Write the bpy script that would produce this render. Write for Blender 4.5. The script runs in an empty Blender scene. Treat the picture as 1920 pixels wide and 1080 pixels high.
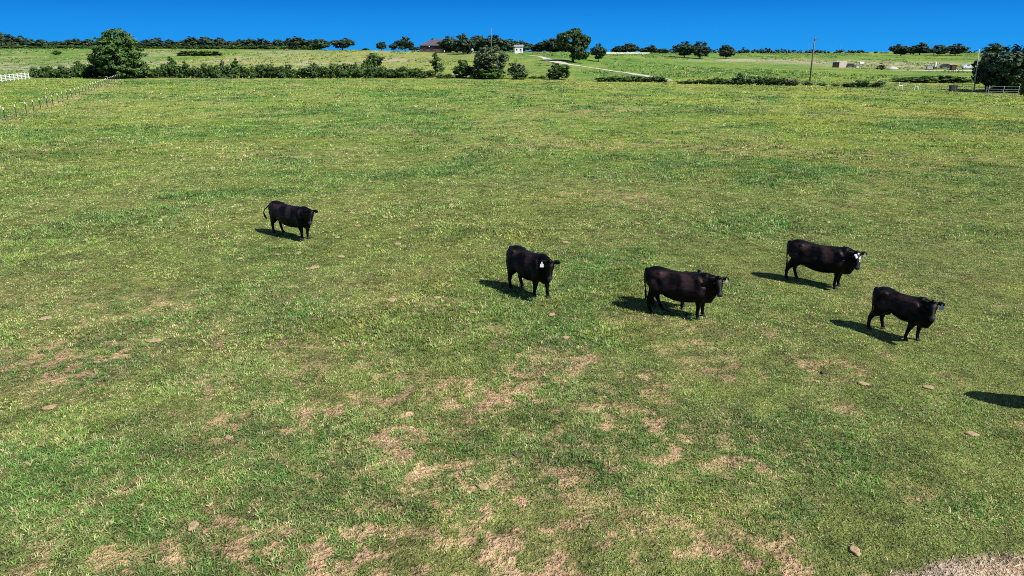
import bpy, bmesh, math, random
import numpy as np
from mathutils import Vector, Matrix, Euler

# ------------------------------------------------------------------ camera, sky, sun, exposure
scene = bpy.context.scene
COL = scene.collection
F_PX = 1300.0; CAM_H = 7.2
PITCH = math.atan(445.0 / F_PX)
cam_data = bpy.data.cameras.new('camera'); cam = bpy.data.objects.new('camera', cam_data); COL.objects.link(cam)
cam_data.sensor_width = 36; cam_data.lens = 36 * F_PX / 1920; cam_data.clip_start = 0.1; cam_data.clip_end = 9000
cam.location = (0, 0, CAM_H); cam.rotation_euler = (math.pi / 2 - PITCH, 0, 0)
scene.camera = cam

SUN_EL = math.radians(49)
to_sun = Vector((0.87, -0.50, 0)).normalized() * math.cos(SUN_EL) + Vector((0, 0, math.sin(SUN_EL)))
world = bpy.data.worlds.new('World'); scene.world = world; world.use_nodes = True
wn = world.node_tree.nodes; wl = world.node_tree.links
bg = wn['Background']
sky = wn.new('ShaderNodeTexSky'); sky.sky_type = 'NISHITA'; sky.sun_disc = False
sky.sun_elevation = SUN_EL; sky.sun_rotation = math.atan2(to_sun.x, to_sun.y)
sky.air_density = 1.0; sky.dust_density = 0.2; sky.ozone_density = 3.0
tc = wn.new('ShaderNodeTexCoord'); sx = wn.new('ShaderNodeSeparateXYZ'); wl.new(tc.outputs['Generated'], sx.inputs[0])
# deep clear blue low over the horizon, handing over to the physical sky higher up
rp = wn.new('ShaderNodeValToRGB'); rp.color_ramp.elements[0].position = 0.0; rp.color_ramp.elements[0].color = (0.019, 0.335, 0.880, 1)
rp.color_ramp.elements[1].position = 0.16; rp.color_ramp.elements[1].color = (0.006, 0.150, 0.500, 1)
e = rp.color_ramp.elements.new(0.035); e.color = (0.012, 0.275, 0.820, 1)
e = rp.color_ramp.elements.new(0.075); e.color = (0.004, 0.170, 0.660, 1)
wl.new(sx.outputs['Z'], rp.inputs[0])
sc = wn.new('ShaderNodeVectorMath'); sc.operation = 'SCALE'; sc.inputs['Scale'].default_value = 1 / 0.05 / 2 ** 0.90
wl.new(rp.outputs[0], sc.inputs[0])
mr = wn.new('ShaderNodeMapRange'); mr.inputs['From Min'].default_value = 0.12; mr.inputs['From Max'].default_value = 0.35
wl.new(sx.outputs['Z'], mr.inputs['Value'])
mx = wn.new('ShaderNodeMix'); mx.data_type = 'RGBA'
wl.new(mr.outputs[0], mx.inputs['Factor']); wl.new(sc.outputs[0], mx.inputs['A']); wl.new(sky.outputs[0], mx.inputs['B'])
wl.new(mx.outputs['Result'], bg.inputs['Color']); bg.inputs['Strength'].default_value = 0.05

sd = bpy.data.lights.new('sun', 'SUN'); sd.energy = 4.6; sd.angle = math.radians(0.5); sd.color = (1.0, 0.955, 0.88)
sun = bpy.data.objects.new('sun', sd); COL.objects.link(sun)
sun.rotation_euler = (-to_sun).to_track_quat('-Z', 'Y').to_euler(); sun.location = (40, -30, 60)
scene.cycles.use_denoising = False; scene.cycles.filter_width = 1.0; scene.cycles.sample_clamp_indirect = 4.0
vs = scene.view_settings; vs.view_transform = 'Standard'; vs.look = 'None'; vs.exposure = 0.90; vs.gamma = 1.0

# ------------------------------------------------------------------ helpers
rng = np.random.default_rng(7); random.seed(7)
R = math.radians

_T = np.random.default_rng(99).random((256, 256))
def vnoise(x, y, ox=0, oy=0):
    x = np.asarray(x, float) + ox; y = np.asarray(y, float) + oy
    xi = np.floor(x).astype(int); yi = np.floor(y).astype(int); fx = x - xi; fy = y - yi
    fx = fx * fx * (3 - 2 * fx); fy = fy * fy * (3 - 2 * fy)
    a = _T[xi % 256, yi % 256]; b = _T[(xi + 1) % 256, yi % 256]; c = _T[xi % 256, (yi + 1) % 256]; d = _T[(xi + 1) % 256, (yi + 1) % 256]
    return (a * (1 - fx) + b * fx) * (1 - fy) + (c * (1 - fx) + d * fx) * fy
def fbm(x, y, scale, o=0.0, octs=4):
    """scale = size in metres of the largest blobs; about 0..1, mean 0.5"""
    r = np.zeros_like(np.asarray(x, float)); amp = 1.0; tot = 0; s = 1.0 / scale
    for k in range(octs):
        c, si = math.cos(k * 1.1 + .4), math.sin(k * 1.1 + .4)
        r += amp * vnoise((np.asarray(x) * c - np.asarray(y) * si) * s, (np.asarray(x) * si + np.asarray(y) * c) * s, o + 17.3 * k, o * 1.7 + 5.1 * k)
        tot += amp; amp *= 0.55; s *= 2.1
    return r / tot
def sstep(t, a, b):
    t = np.clip((np.asarray(t, float) - a) / (b - a), 0, 1); return t * t * (3 - 2 * t)

# terrain: a flat pasture, then ground rising to a low crest beyond the hedge
_U = np.array([-1.5, -.74, -.51, -.26, -.20, -.12, 0.0, .075, .107, .185, .34, .50, .74, 1.5])
_CR = np.array([91.5, 92.0, 91.0, 94.0, 95.0, 97.0, 97.0, 97.5, 100.6, 100.8, 100.2, 100.2, 101.0, 101.0])   # crest row of the photograph
_YC = np.array([440, 440, 450, 430, 390, 350, 350, 355, 400, 480, 560, 600, 600, 600.])
_Y0 = np.array([190, 190, 195, 195, 195, 190, 175, 175, 180, 230, 330, 330, 330, 330.])
def ground_z(x, y):
    x = np.asarray(x, float); y = np.asarray(y, float)
    yy = np.maximum(y, 1.0); u = np.clip(x / yy, -1.5, 1.5)
    cr = np.interp(u, _U, _CR); yc = np.interp(u, _U, _YC); y0 = np.interp(u, _U, _Y0)
    t = (cr - 540) / F_PX
    slope = (math.sin(PITCH) + t * math.cos(PITCH)) / (math.cos(PITCH) - t * math.sin(PITCH))
    gc = CAM_H - yc * slope
    z = gc * sstep(yy, y0, yc)
    z = z - 0.012 * np.maximum(yy - yc - 30, 0) * sstep(yy, yc, yc + 200)   # falls away behind the crest
    z = np.maximum(z, -2.0)
    z = z + 0.30 * (fbm(x, y, 70, 3.0, 2) - .5) * sstep(yy, 200, 300)
    z = z + 0.07 * (fbm(x, y, 6, 8.0, 3) - .5) * sstep(yy, 4, 9) * (1 - sstep(yy, 90, 160))
    return z
def gz(x, y): return float(ground_z(x, y))
def ray(px, py):
    F = np.array([0, math.cos(PITCH), -math.sin(PITCH)]); U = np.array([0, math.sin(PITCH), math.cos(PITCH)])
    return F + np.array([(px - 960) / F_PX, 0, 0]) - (py - 540) / F_PX * U
def at(px, py, Y=None):
    """ground point seen at pixel (px,py) of the 1920x1080 photograph, or the ground at depth Y in that column"""
    d = ray(px, py)
    if Y is not None:
        x = d[0] / d[1] * Y; return Vector((x, Y, gz(x, Y)))
    ts = np.concatenate([np.arange(6, 60, .02), np.arange(60, 700, .25)])
    P = d[None, :] * ts[:, None]; h = P[:, 2] + CAM_H - ground_z(P[:, 0], P[:, 1])
    k = np.where(h <= 0)[0]
    if len(k) == 0: k = [len(ts) - 1]
    i = k[0]; x, y = P[i, 0], P[i, 1]
    return Vector((x, y, gz(x, y)))
def ppm(p):            # pixels per metre at a point
    zc = p.y * math.cos(PITCH) + (CAM_H - p.z) * math.sin(PITCH)
    return F_PX / zc

def tag(o, label=None, cat=None, group=None, kind=None):
    if label: o['label'] = label
    if cat: o['category'] = cat
    if group: o['group'] = group
    if kind: o['kind'] = kind
    return o
def empty(name, loc=(0, 0, 0), rz=0.0):
    o = bpy.data.objects.new(name, None); COL.objects.link(o); o.location = loc; o.rotation_euler = (0, 0, rz); o.empty_display_size = .2
    return o
def mesh_np(name, V, Fq, mat=None, smooth=False):
    """Fq: (n,k) int array of faces with k corners"""
    V = np.asarray(V, np.float32); Fq = np.asarray(Fq, np.int32); n, k = Fq.shape
    me = bpy.data.meshes.new(name); me.vertices.add(len(V)); me.vertices.foreach_set('co', V.ravel())
    me.loops.add(n * k); me.loops.foreach_set('vertex_index', Fq.ravel())
    me.polygons.add(n); me.polygons.foreach_set('loop_start', np.arange(0, n * k, k, dtype=np.int32))
    me.update(calc_edges=True)
    me.polygons.foreach_set('use_smooth', np.full(n, smooth)); 
    if mat: me.materials.append(mat)
    return me
def link(name, me, parent=None):
    o = bpy.data.objects.new(name, me); COL.objects.link(o); o.parent = parent; return o
def fattr(me, name, vals, domain='POINT'):
    a = me.attributes.new(name, 'FLOAT', domain); a.data.foreach_set('value', np.asarray(vals, np.float32))

class MB:
    def __init__(s): s.v = []; s.f = []
    def add(s, vs, fs):
        n = len(s.v); s.v += [tuple(v) for v in vs]; s.f += [tuple(i + n for i in f) for f in fs]; return s
    def box(s, c, size, rz=0.0, ry=0.0, taper=1.0):
        hx, hy, hz = [k / 2 for k in size]; M = Matrix.Rotation(rz, 3, 'Z') @ Matrix.Rotation(ry, 3, 'Y')
        vs = []
        for z in (-1, 1):
            t = taper if z > 0 else 1
            for x, y in ((-1, -1), (1, -1), (1, 1), (-1, 1)): vs.append(M @ Vector((x * hx * t, y * hy * t, z * hz)) + Vector(c))
        return s.add(vs, [(3, 2, 1, 0), (4, 5, 6, 7), (0, 1, 5, 4), (1, 2, 6, 5), (2, 3, 7, 6), (3, 0, 4, 7)])
    def tube(s, pts, rad, n=8, squash=None, cap=True):
        """tube through pts; rad scalar or list; squash: list of (a,b) multipliers side/up"""
        pts = [Vector(p) for p in pts]; m = len(pts)
        if not hasattr(rad, '__len__'): rad = [rad] * m
        rings = []; ref = None
        for i in range(m):
            t = (pts[min(i + 1, m - 1)] - pts[max(i - 1, 0)]).normalized()
            if ref is None:
                up = Vector((0, 0, 1)) if abs(t.z) < .95 else Vector((1, 0, 0)); ref = up
            side = t.cross(ref).normalized(); up = side.cross(t).normalized(); ref = up
            a, b = squash[i] if squash else (1, 1)
            rings.append([pts[i] + side * math.cos(2 * math.pi * k / n) * rad[i] * a + up * math.sin(2 * math.pi * k / n) * rad[i] * b for k in range(n)])
        return s.rings(rings, cap)
    def rings(s, rings, cap=True):
        n = len(rings[0]); m = len(rings); vs = [v for r in rings for v in r]; fs = []
        for i in range(m - 1):
            for k in range(n): fs.append((i * n + k, i * n + (k + 1) % n, (i + 1) * n + (k + 1) % n, (i + 1) * n + k))
        if cap: fs.append(tuple(range(n))[::-1]); fs.append(tuple(range((m - 1) * n, m * n)))
        return s.add(vs, fs)
    def ball(s, c, r, n=10, m=7):
        if not hasattr(r, '__len__'): r = (r, r, r)
        rings = []
        for i in range(m + 1):
            a = -math.pi / 2 + math.pi * i / m; ca = max(math.cos(a), .02)
            rings.append([Vector((c[0] + r[0] * ca * math.cos(2 * math.pi * k / n), c[1] + r[1] * ca * math.sin(2 * math.pi * k / n), c[2] + r[2] * math.sin(a))) for k in range(n)])
        return s.rings(rings)
    def mesh(s, name, mat=None, smooth=False):
        me = bpy.data.meshes.new(name); me.from_pydata(s.v, [], s.f); me.update()
        bm = bmesh.new(); bm.from_mesh(me); bmesh.ops.recalc_face_normals(bm, faces=bm.faces); bm.to_mesh(me); bm.free()
        if smooth: me.polygons.foreach_set('use_smooth', np.full(len(me.polygons), True))
        if mat: me.materials.append(mat)
        return me
    def build(s, name, mat=None, parent=None, smooth=False):
        return link(name, s.mesh(name, mat, smooth), parent)
def copy_tree(o, parent=None):
    c = o.copy(); COL.objects.link(c); c.parent = parent
    for ch in list(o.children): copy_tree(ch, c)
    return c

# ------------------------------------------------------------------ materials
def nmat(name):
    m = bpy.data.materials.new(name); m.use_nodes = True; nt = m.node_tree
    return m, nt.nodes, nt.links, nt.nodes['Principled BSDF']
def simple(name, col, rough=.7, metal=0.0, var=.25, scale=3.0, spec=.4, bump=0.0):
    m, N, L, B = nmat(name)
    t = N.new('ShaderNodeTexCoord'); n = N.new('ShaderNodeTexNoise'); n.inputs['Scale'].default_value = scale; n.inputs['Detail'].default_value = 5
    L.new(t.outputs['Object'], n.inputs['Vector'])
    r = N.new('ShaderNodeMapRange'); r.inputs['From Min'].default_value = .3; r.inputs['From Max'].default_value = .7
    r.inputs['To Min'].default_value = 1 - var; r.inputs['To Max'].default_value = 1 + var; L.new(n.outputs['Fac'], r.inputs['Value'])
    v = N.new('ShaderNodeVectorMath'); v.operation = 'SCALE'; v.inputs[0].default_value = col; L.new(r.outputs[0], v.inputs['Scale'])
    L.new(v.outputs[0], B.inputs['Base Color']); B.inputs['Roughness'].default_value = rough; B.inputs['Metallic'].default_value = metal
    B.inputs['Specular IOR Level'].default_value = spec
    if bump:
        b = N.new('ShaderNodeBump'); b.inputs['Strength'].default_value = bump; L.new(n.outputs['Fac'], b.inputs['Height']); L.new(b.outputs[0], B.inputs['Normal'])
    return m
def attr(N, name):
    a = N.new('ShaderNodeAttribute'); a.attribute_name = name; return a.outputs['Fac']
def mixc(N, L, fac, a, b):
    m = N.new('ShaderNodeMix'); m.data_type = 'RGBA'
    for s_, v in ((m.inputs['Factor'], fac), (m.inputs['A'], a), (m.inputs['B'], b)):
        if isinstance(v, (tuple, float, int)): s_.default_value = v if not isinstance(v, tuple) else (*v, 1)
        else: L.new(v, s_)
    return m.outputs['Result']
def math_(N, L, op, a, b=0.0, clamp=False):
    m = N.new('ShaderNodeMath'); m.operation = op; m.use_clamp = clamp
    for s_, v in ((m.inputs[0], a), (m.inputs[1], b)):
        if isinstance(v, (float, int)): s_.default_value = v
        else: L.new(v, s_)
    return m.outputs[0]
def noise(N, L, vec, scale, detail=4, rough=.55, lo=.3, hi=.7):
    n = N.new('ShaderNodeTexNoise'); n.inputs['Scale'].default_value = scale; n.inputs['Detail'].default_value = detail; n.inputs['Roughness'].default_value = rough
    L.new(vec, n.inputs['Vector'])
    r = N.new('ShaderNodeMapRange'); r.inputs['From Min'].default_value = lo; r.inputs['From Max'].default_value = hi; L.new(n.outputs['Fac'], r.inputs['Value'])
    return r.outputs[0]

# colours of the pasture (linear albedo)
C_GREEN = (.080, .190, .030); C_LUSH = (.038, .125, .026); C_YEL = (.270, .300, .042); C_DRY = (.400, .310, .145); C_SOIL = (.480, .295, .175); C_OLIVE = (.110, .185, .034); C_GREY = (.370, .300, .245)

def ground_material():
    m, N, L, B = nmat('pasture_ground')
    g = N.new('ShaderNodeNewGeometry'); P = g.outputs['Position']
    dry, bare, yel, lush, grey = [attr(N, k) for k in ('dry', 'bare', 'yel', 'lush', 'grey')]
    sp = N.new('ShaderNodeSeparateXYZ'); L.new(P, sp.inputs[0])
    far = N.new('ShaderNodeMapRange'); far.inputs['From Min'].default_value = 25; far.inputs['From Max'].default_value = 75; L.new(sp.outputs['Y'], far.inputs['Value']); far = far.outputs[0]
    n1 = noise(N, L, P, 14, 3, .7, .32, .68); n2 = noise(N, L, P, 2.6, 5, .65, .32, .68); n3 = noise(N, L, P, .55, 5, .6, .35, .65)
    n4 = noise(N, L, P, 34, 2, .7, .35, .65)
    ng = N.new('ShaderNodeMapping'); ng.inputs['Location'].default_value = (37, 11, 5); L.new(P, ng.inputs['Vector'])
    m1 = noise(N, L, ng.outputs[0], 1.4, 6, .68, .35, .65); m2 = noise(N, L, ng.outputs[0], .22, 5, .6, .38, .62)
    c = mixc(N, L, n2, C_GREEN, C_OLIVE)
    c = mixc(N, L, math_(N, L, 'MULTIPLY', m1, .55), c, C_YEL)
    c = mixc(N, L, math_(N, L, 'MULTIPLY', lush, math_(N, L, 'ADD', math_(N, L, 'MULTIPLY', m2, .6), .4), True), c, C_LUSH)
    c = mixc(N, L, math_(N, L, 'MULTIPLY', yel, math_(N, L, 'ADD', math_(N, L, 'MULTIPLY', n3, .7), .2), True), c, C_YEL)
    d = math_(N, L, 'MULTIPLY', dry, math_(N, L, 'ADD', n1, math_(N, L, 'MULTIPLY', m1, .6)), True)
    c = mixc(N, L, d, c, C_DRY)
    b = math_(N, L, 'MULTIPLY', bare, math_(N, L, 'ADD', math_(N, L, 'MULTIPLY', n1, 1.0), .35), True)
    soil = mixc(N, L, n4, (.34, .235, .155), C_SOIL)
    c = mixc(N, L, b, c, soil)
    c = mixc(N, L, math_(N, L, 'MULTIPLY', grey, math_(N, L, 'ADD', math_(N, L, 'MULTIPLY', n3, .9), .2), True), c, C_GREY)
    # thatch between the blades is brown and irregular close by
    th = mixc(N, L, n4, (.028, .042, .012), (.20, .20, .070))
    tf = math_(N, L, 'MULTIPLY', math_(N, L, 'SUBTRACT', 1.0, far), math_(N, L, 'MULTIPLY', math_(N, L, 'SUBTRACT', 1.0, b), .75), True)
    c = mixc(N, L, tf, c, th)
    # mottling of single tussocks further out
    n5 = noise(N, L, ng.outputs[0], .75, 3, .6, .38, .62)
    mot = math_(N, L, 'ADD', math_(N, L, 'MULTIPLY', n1, .30), math_(N, L, 'ADD', math_(N, L, 'MULTIPLY', n2, .35), math_(N, L, 'ADD', math_(N, L, 'MULTIPLY', m1, .30), math_(N, L, 'MULTIPLY', n5, .22))))
    mr2 = N.new('ShaderNodeMapRange'); mr2.inputs['From Min'].default_value = .15; mr2.inputs['From Max'].default_value = 1.0; mr2.inputs['To Min'].default_value = .28; mr2.inputs['To Max'].default_value = 1.75; L.new(mot, mr2.inputs['Value'])
    v = N.new('ShaderNodeVectorMath'); v.operation = 'SCALE'; L.new(c, v.inputs[0]); L.new(mr2.outputs[0], v.inputs['Scale'])
    L.new(v.outputs[0], B.inputs['Base Color']); B.inputs['Roughness'].default_value = .95; B.inputs['Specular IOR Level'].default_value = .1
    bp = N.new('ShaderNodeBump'); bp.inputs['Strength'].default_value = 1.0; bp.inputs['Distance'].default_value = .10
    h = math_(N, L, 'ADD', math_(N, L, 'MULTIPLY', n1, .5), n2); L.new(h, bp.inputs['Height']); L.new(bp.outputs[0], B.inputs['Normal'])
    return m
def grass_material():
    m, N, L, B = nmat('grass_blades')
    g = N.new('ShaderNodeNewGeometry'); P = g.outputs['Position']
    dry, yel, lush, rnd = [attr(N, k) for k in ('dry', 'yel', 'lush', 'rnd')]
    n3 = noise(N, L, P, .9, 4, .6, .3, .7)
    c = mixc(N, L, n3, (.078, .210, .034), (.245, .370, .078))
    c = mixc(N, L, lush, c, (.050, .185, .032)); c = mixc(N, L, yel, c, (.340, .370, .060)); c = mixc(N, L, dry, c, (.420, .350, .190))
    mr2 = N.new('ShaderNodeMapRange'); mr2.inputs['To Min'].default_value = .30; mr2.inputs['To Max'].default_value = 1.85; L.new(rnd, mr2.inputs['Value'])
    v = N.new('ShaderNodeVectorMath'); v.operation = 'SCALE'; L.new(c, v.inputs[0]); L.new(mr2.outputs[0], v.inputs['Scale'])
    L.new(v.outputs[0], B.inputs['Base Color']); B.inputs['Roughness'].default_value = .6; B.inputs['Specular IOR Level'].default_value = .3
    tr = N.new('ShaderNodeBsdfTranslucent'); L.new(v.outputs[0], tr.inputs['Color'])
    ms = N.new('ShaderNodeMixShader'); ms.inputs[0].default_value = .25; L.new(B.outputs[0], ms.inputs[1]); L.new(tr.outputs[0], ms.inputs[2])
    L.new(ms.outputs[0], N['Material Output'].inputs['Surface'])
    return m
def leaf_material(name, a, b, c_):
    m, N, L, B = nmat(name)
    rnd = attr(N, 'rnd'); clump = attr(N, 'clump')
    oi = N.new('ShaderNodeObjectInfo')
    c = mixc(N, L, clump, a, b); c = mixc(N, L, math_(N, L, 'MULTIPLY', math_(N, L, 'POWER', rnd, 3.0), .8), c, c_)
    f = math_(N, L, 'ADD', math_(N, L, 'MULTIPLY', oi.outputs['Random'], .5), .75)
    v = N.new('ShaderNodeVectorMath'); v.operation = 'SCALE'; L.new(c, v.inputs[0]); L.new(f, v.inputs['Scale'])
    L.new(v.outputs[0], B.inputs['Base Color']); B.inputs['Roughness'].default_value = .6; B.inputs['Specular IOR Level'].default_value = .25
    return m
M_GROUND = ground_material(); M_GRASS = grass_material()
M_OAK = leaf_material('oak_leaves', (.018, .045, .010), (.044, .094, .018), (.100, .165, .034))
M_BUSH = leaf_material('bush_leaves', (.024, .056, .012), (.050, .102, .020), (.100, .165, .034))
M_FAR = leaf_material('far_leaves', (.017, .036, .022), (.030, .060, .028), (.056, .090, .038))
M_GREYLEAF = leaf_material('grey_green_leaves', (.040, .062, .030), (.070, .100, .048), (.120, .150, .075))
M_BARK = simple('bark', (.075, .062, .050), .9, scale=6, bump=.5)
M_WHITE = simple('white_paint', (.78, .78, .76), .5, var=.06)
M_STEEL = simple('galvanised_steel', (.42, .43, .44), .45, .6, var=.15)
M_POSTG = simple('green_post_paint', (.030, .045, .034), .6)
M_WIRE = simple('fence_wire', (.25, .25, .25), .4, .8)
M_WOOD = simple('weathered_pole_wood', (.13, .120, .108), .9, scale=4)
M_PALEWOOD = simple('pale_pole_wood', (.40, .38, .36), .8, scale=4)
M_LANE = simple('gravel_lane', (.38, .355, .31), .95, var=.3, scale=1.2)
M_ROOF = simple('purple_grey_shingles', (.070, .062, .082), .85, var=.2, scale=2)
M_BRICK = simple('brown_brick', (.085, .060, .055), .9, var=.2)
M_GLASS = simple('dark_glass', (.03, .035, .045), .12, var=.05, spec=.8)
M_DARK = simple('dark_steel', (.035, .033, .034), .6)
M_RUST = simple('rust_red_steel', (.085, .040, .034), .8, var=.35)
M_CONC = simple('concrete', (.55, .54, .51), .9, var=.15)
M_PINK = simple('dusty_pink_siding', (.46, .37, .35), .8, var=.1)
M_DUNG = simple('dried_dung', (.27, .195, .115), .95, var=.3, scale=14, bump=.6)
M_FRESH = simple('dark_dung', (.045, .035, .025), .8, var=.3, scale=14, bump=.6)
M_TAGW = simple('white_ear_tag', (.80, .76, .76), .5, var=.03)
M_TAGB = simple('blue_grey_ear_tag', (.16, .22, .27), .5, var=.1)
M_TAGG = simple('pale_green_ear_tag', (.34, .40, .33), .5, var=.1)
M_HOOF = simple('hoof_horn', (.022, .020, .020), .75, spec=.15)
M_EYE = simple('cow_eye', (.01, .008, .008), .1, spec=.8)

# ------------------------------------------------------------------ pasture patches (shared by soil and blades)
def to_px(x, y, z=0.0):
    zc = y * math.cos(PITCH) + (CAM_H - z) * math.sin(PITCH)
    yv = y * math.sin(PITCH) - (CAM_H - z) * math.cos(PITCH)
    zc = np.maximum(zc, .5)
    return 960 + F_PX * x / zc, 540 - F_PX * yv / zc
BARE_SPOTS = [(870, 760, 1.1), (740, 1000, 1.5), (1060, 1000, 1.6), (840, 960, 1.4), (1210, 850, .9), (1110, 1030, 1.2), (640, 880, 1.0), (1400, 970, .8), (1370, 690, .7), (1240, 720, .8),
              (1130, 600, .9), (820, 565, 1.0), (260, 575, 1.6), (130, 1050, 1.2), (60, 1060, .8), (1095, 268, 8.0), (1160, 370, 4.0), (1340, 282, 7.0), (1120, 208, 8.0), (960, 910, 1.0), (180, 560, 1.2),
              (1730, 690, .8), (470, 990, .9), (700, 840, .8), (960, 830, .8), (580, 960, .8), (1000, 700, .8)]
LUSH_SPOTS = [(900, 840, .9), (1240, 925, .9), (1320, 905, .7), (780, 655, 1.6), (470, 905, 1.2), (1880, 960, 1.0), (1490, 965, .8), (60, 790, 1.2), (620, 940, .8), (1000, 790, .7), (1100, 740, .8), (1560, 800, .9), (880, 320, 4), (1180, 300, 7), (1420, 420, 4), (560, 470, 3), (860, 440, 3), (430, 250, 9), (1700, 240, 10)]
_ls = [(at(a, b), r) for a, b, r in LUSH_SPOTS]
_bs = [(at(a, b), r) for a, b, r in BARE_SPOTS]
_FP = [at(a, b) for a, b in ((-60, 240), (10, 226), (50, 213), (100, 197), (150, 179), (190, 163), (215, 152), (236, 145))]
_FY = np.array([p.y for p in _FP]); _FX = np.array([p.x for p in _FP])
def patches(x, y):
    x = np.asarray(x, float); y = np.asarray(y, float)
    px, py = to_px(x, y)
    zn = sstep(y, 9, 60)
    lo = fbm(x, y, 22, 1.0); mid = fbm(x, y, 5.5, 31.0); fine = fbm(x, y, 1.3, 57.0, 3)
    front = 1 - sstep(y, 12.5, 24)                       # the worn ground near the water side of the pasture
    centre = np.exp(-((x - 0.5) / 5.5) ** 2)
    spk = sstep(fbm(x, y, .26, 201.0, 3), .48, .56)         # tuft-sized gaps
    dry = sstep(.50 * mid + .30 * fine + .20 * lo, .44, .60) * (.36 + .40 * front) * (.45 + .75 * spk)
    bare = sstep(.40 * mid + .60 * fine + .15 * front * centre, .53, .67) * (.12 + .95 * front) * (.04 + .96 * spk) * (.62 + .38 * sstep(fbm(x, y, .9, 33.0, 2), .42, .56))
    for p, r in _bs:
        dd = ((x - p.x) / (r * 1.2)) ** 2 + ((y - p.y) / (r * .8)) ** 2
        w = np.exp(-dd * 1.3) * sstep(fine * .6 + mid * .4, .36, .58) * (.10 + .90 * spk)
        bare = np.maximum(bare, w * .75); dry = np.maximum(dry, w * .55)
    yel = sstep(fbm(x, y, 14, 77.0), .52, .68) * (.35 + .45 * sstep(y, 40, 90)) + sstep(fbm(x, y, 2.2, 12.0, 3), .56, .72) * .45
    yel = yel * (.55 + .45 * sstep(x / np.maximum(y, 1), -.5, .1) * np.ones_like(x))
    yel = yel + .60 * sstep(x / np.maximum(y, 1), .05, .5) * sstep(y, 55, 110) * sstep(fbm(x, y, 18, 5.0, 3), .40, .6)
    lush = sstep(fbm(x, y, 7, 140.0), .53, .68) * .75 + .3 * sstep(fbm(x, y, 1.8, 90.0, 3), .55, .7)
    for p, r in _ls:
        w = np.exp(-(((x - p.x) / (r * 1.4)) ** 2 + ((y - p.y) / (r * .75)) ** 2) * 1.2) * sstep(fine * .6 + mid * .4, .36, .58)
        lush = np.maximum(lush, w); dry = dry * (1 - .8 * w); bare = bare * (1 - .8 * w)
    lush = lush + .85 * sstep(y, 26, 50) * (1 - sstep(y, 180, 195)) * sstep(fbm(x, y, 3.6, 171.0, 3), .56, .68)
    fx = np.interp(y, _FY, _FX, left=-999, right=-999); fd = np.abs(x - fx) / 1.6
    strip_ = np.exp(-fd ** 2) * sstep(fine, .35, .5); bare = np.maximum(bare, .25 * strip_); dry = np.maximum(dry, .7 * strip_)
    lf = sstep(fx - x, 1.0, 3.0) * (fx > -900) * (y > 60); dry = dry * (1 - .75 * lf); yel = np.maximum(yel, .55 * lf * sstep(mid, .3, .6)); lush = lush * (1 - .5 * lf)
    lush = lush + .22 * sstep(y, 60, 110) * sstep(fbm(x, y, 25, 7.0, 3), .45, .6)
    lush = lush + .35 * (1 - sstep(np.abs(x / np.maximum(y, 1) + .75), .0, .35)) * sstep(y, 20, 60)
    return np.clip(dry, 0, 1), np.clip(bare, 0, 1), np.clip(yel * (1 - bare), 0, 1), np.clip(lush, 0, 1)

# bare track edge in the bottom right corner of the pasture
trk = [at(1640, 1105), at(1740, 1052), at(1820, 1034), at(1925, 1030), at(2100, 1010), at(2400, 1000)]
def track_mask(x, y):
    xs = np.array([p.x for p in trk]); ys = np.array([p.y for p in trk])
    yb = np.interp(x, xs, ys, left=-20); yb = yb + .55 * (fbm(x, y, .8, 4.0, 3) - .5)
    return sstep(yb - y, -.12, .22) * (np.asarray(x) > xs[0] - .4)

# ------------------------------------------------------------------ ground sheet
ys = np.concatenate([np.arange(-30, 7, 2.0), np.arange(7, 17, .07), np.arange(17, 30, .15), 30 * np.exp(np.linspace(0, math.log(700 / 30), 330)), np.array([740, 800, 900, 1100, 1500, 2200, 3500, 6000])])
us = np.concatenate([np.linspace(-2.2, -.95, 25), np.linspace(-.93, .93, 430), np.linspace(.95, 2.2, 25)])
GX = us[None, :] * (np.maximum(ys, 6)[:, None] + 3); GY = np.repeat(ys[:, None], len(us), 1)
GZ = ground_z(GX, GY)
nr, ncx = GX.shape
idx = np.arange(nr * ncx).reshape(nr, ncx)
Fq = np.stack([idx[:-1, :-1], idx[:-1, 1:], idx[1:, 1:], idx[1:, :-1]], -1).reshape(-1, 4)
V = np.stack([GX, GY, GZ], -1).reshape(-1, 3)
gm = mesh_np('ground', V, Fq, M_GROUND, True)
x, y = V[:, 0], V[:, 1]
dry, bare, yel, lush = patches(x, y)
tm = track_mask(x, y); bare = np.maximum(bare, tm); dry = np.maximum(dry, tm * .6)
beyond = sstep(y, 185, 215); px_, py_ = to_px(x, y, V[:, 2])
f1 = fbm(x, y * .35, 22, 61.0); f2 = fbm(x, y * .3, 60, 9.0)
leftw = 1 - sstep(px_, 700, 1050)
grey = beyond * leftw * sstep(f1, .54, .66) * .45
def blob(cx, cy, rx, ry):
    return np.exp(-(((px_ - cx) / rx) ** 2 + ((py_ - cy) / ry) ** 2) ** 1.5) * sstep(fbm(x, y * .5, 12, 21.0), .25, .5)
for args in ((60, 125, 130, 9), (300, 117, 40, 6), (560, 118, 110, 4), (720, 112, 60, 4), (1400, 113, 120, 3), (1700, 122, 160, 6), (1560, 117, 130, 4)):
    grey = np.maximum(grey, beyond * blob(*args) * .95)
dry = np.where(beyond > 0, np.maximum(dry * .6, beyond * sstep(f2, .5, .65) * .40 * (.35 + .65 * leftw)), dry)
lush = lush + beyond * (.30 * leftw + .75 * (1 - leftw)) * sstep(f1, .25, .5)
yel = yel * (1 - .6 * beyond)
bare = bare * (1 - beyond)
grey = np.maximum(grey, tm * .75)
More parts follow.
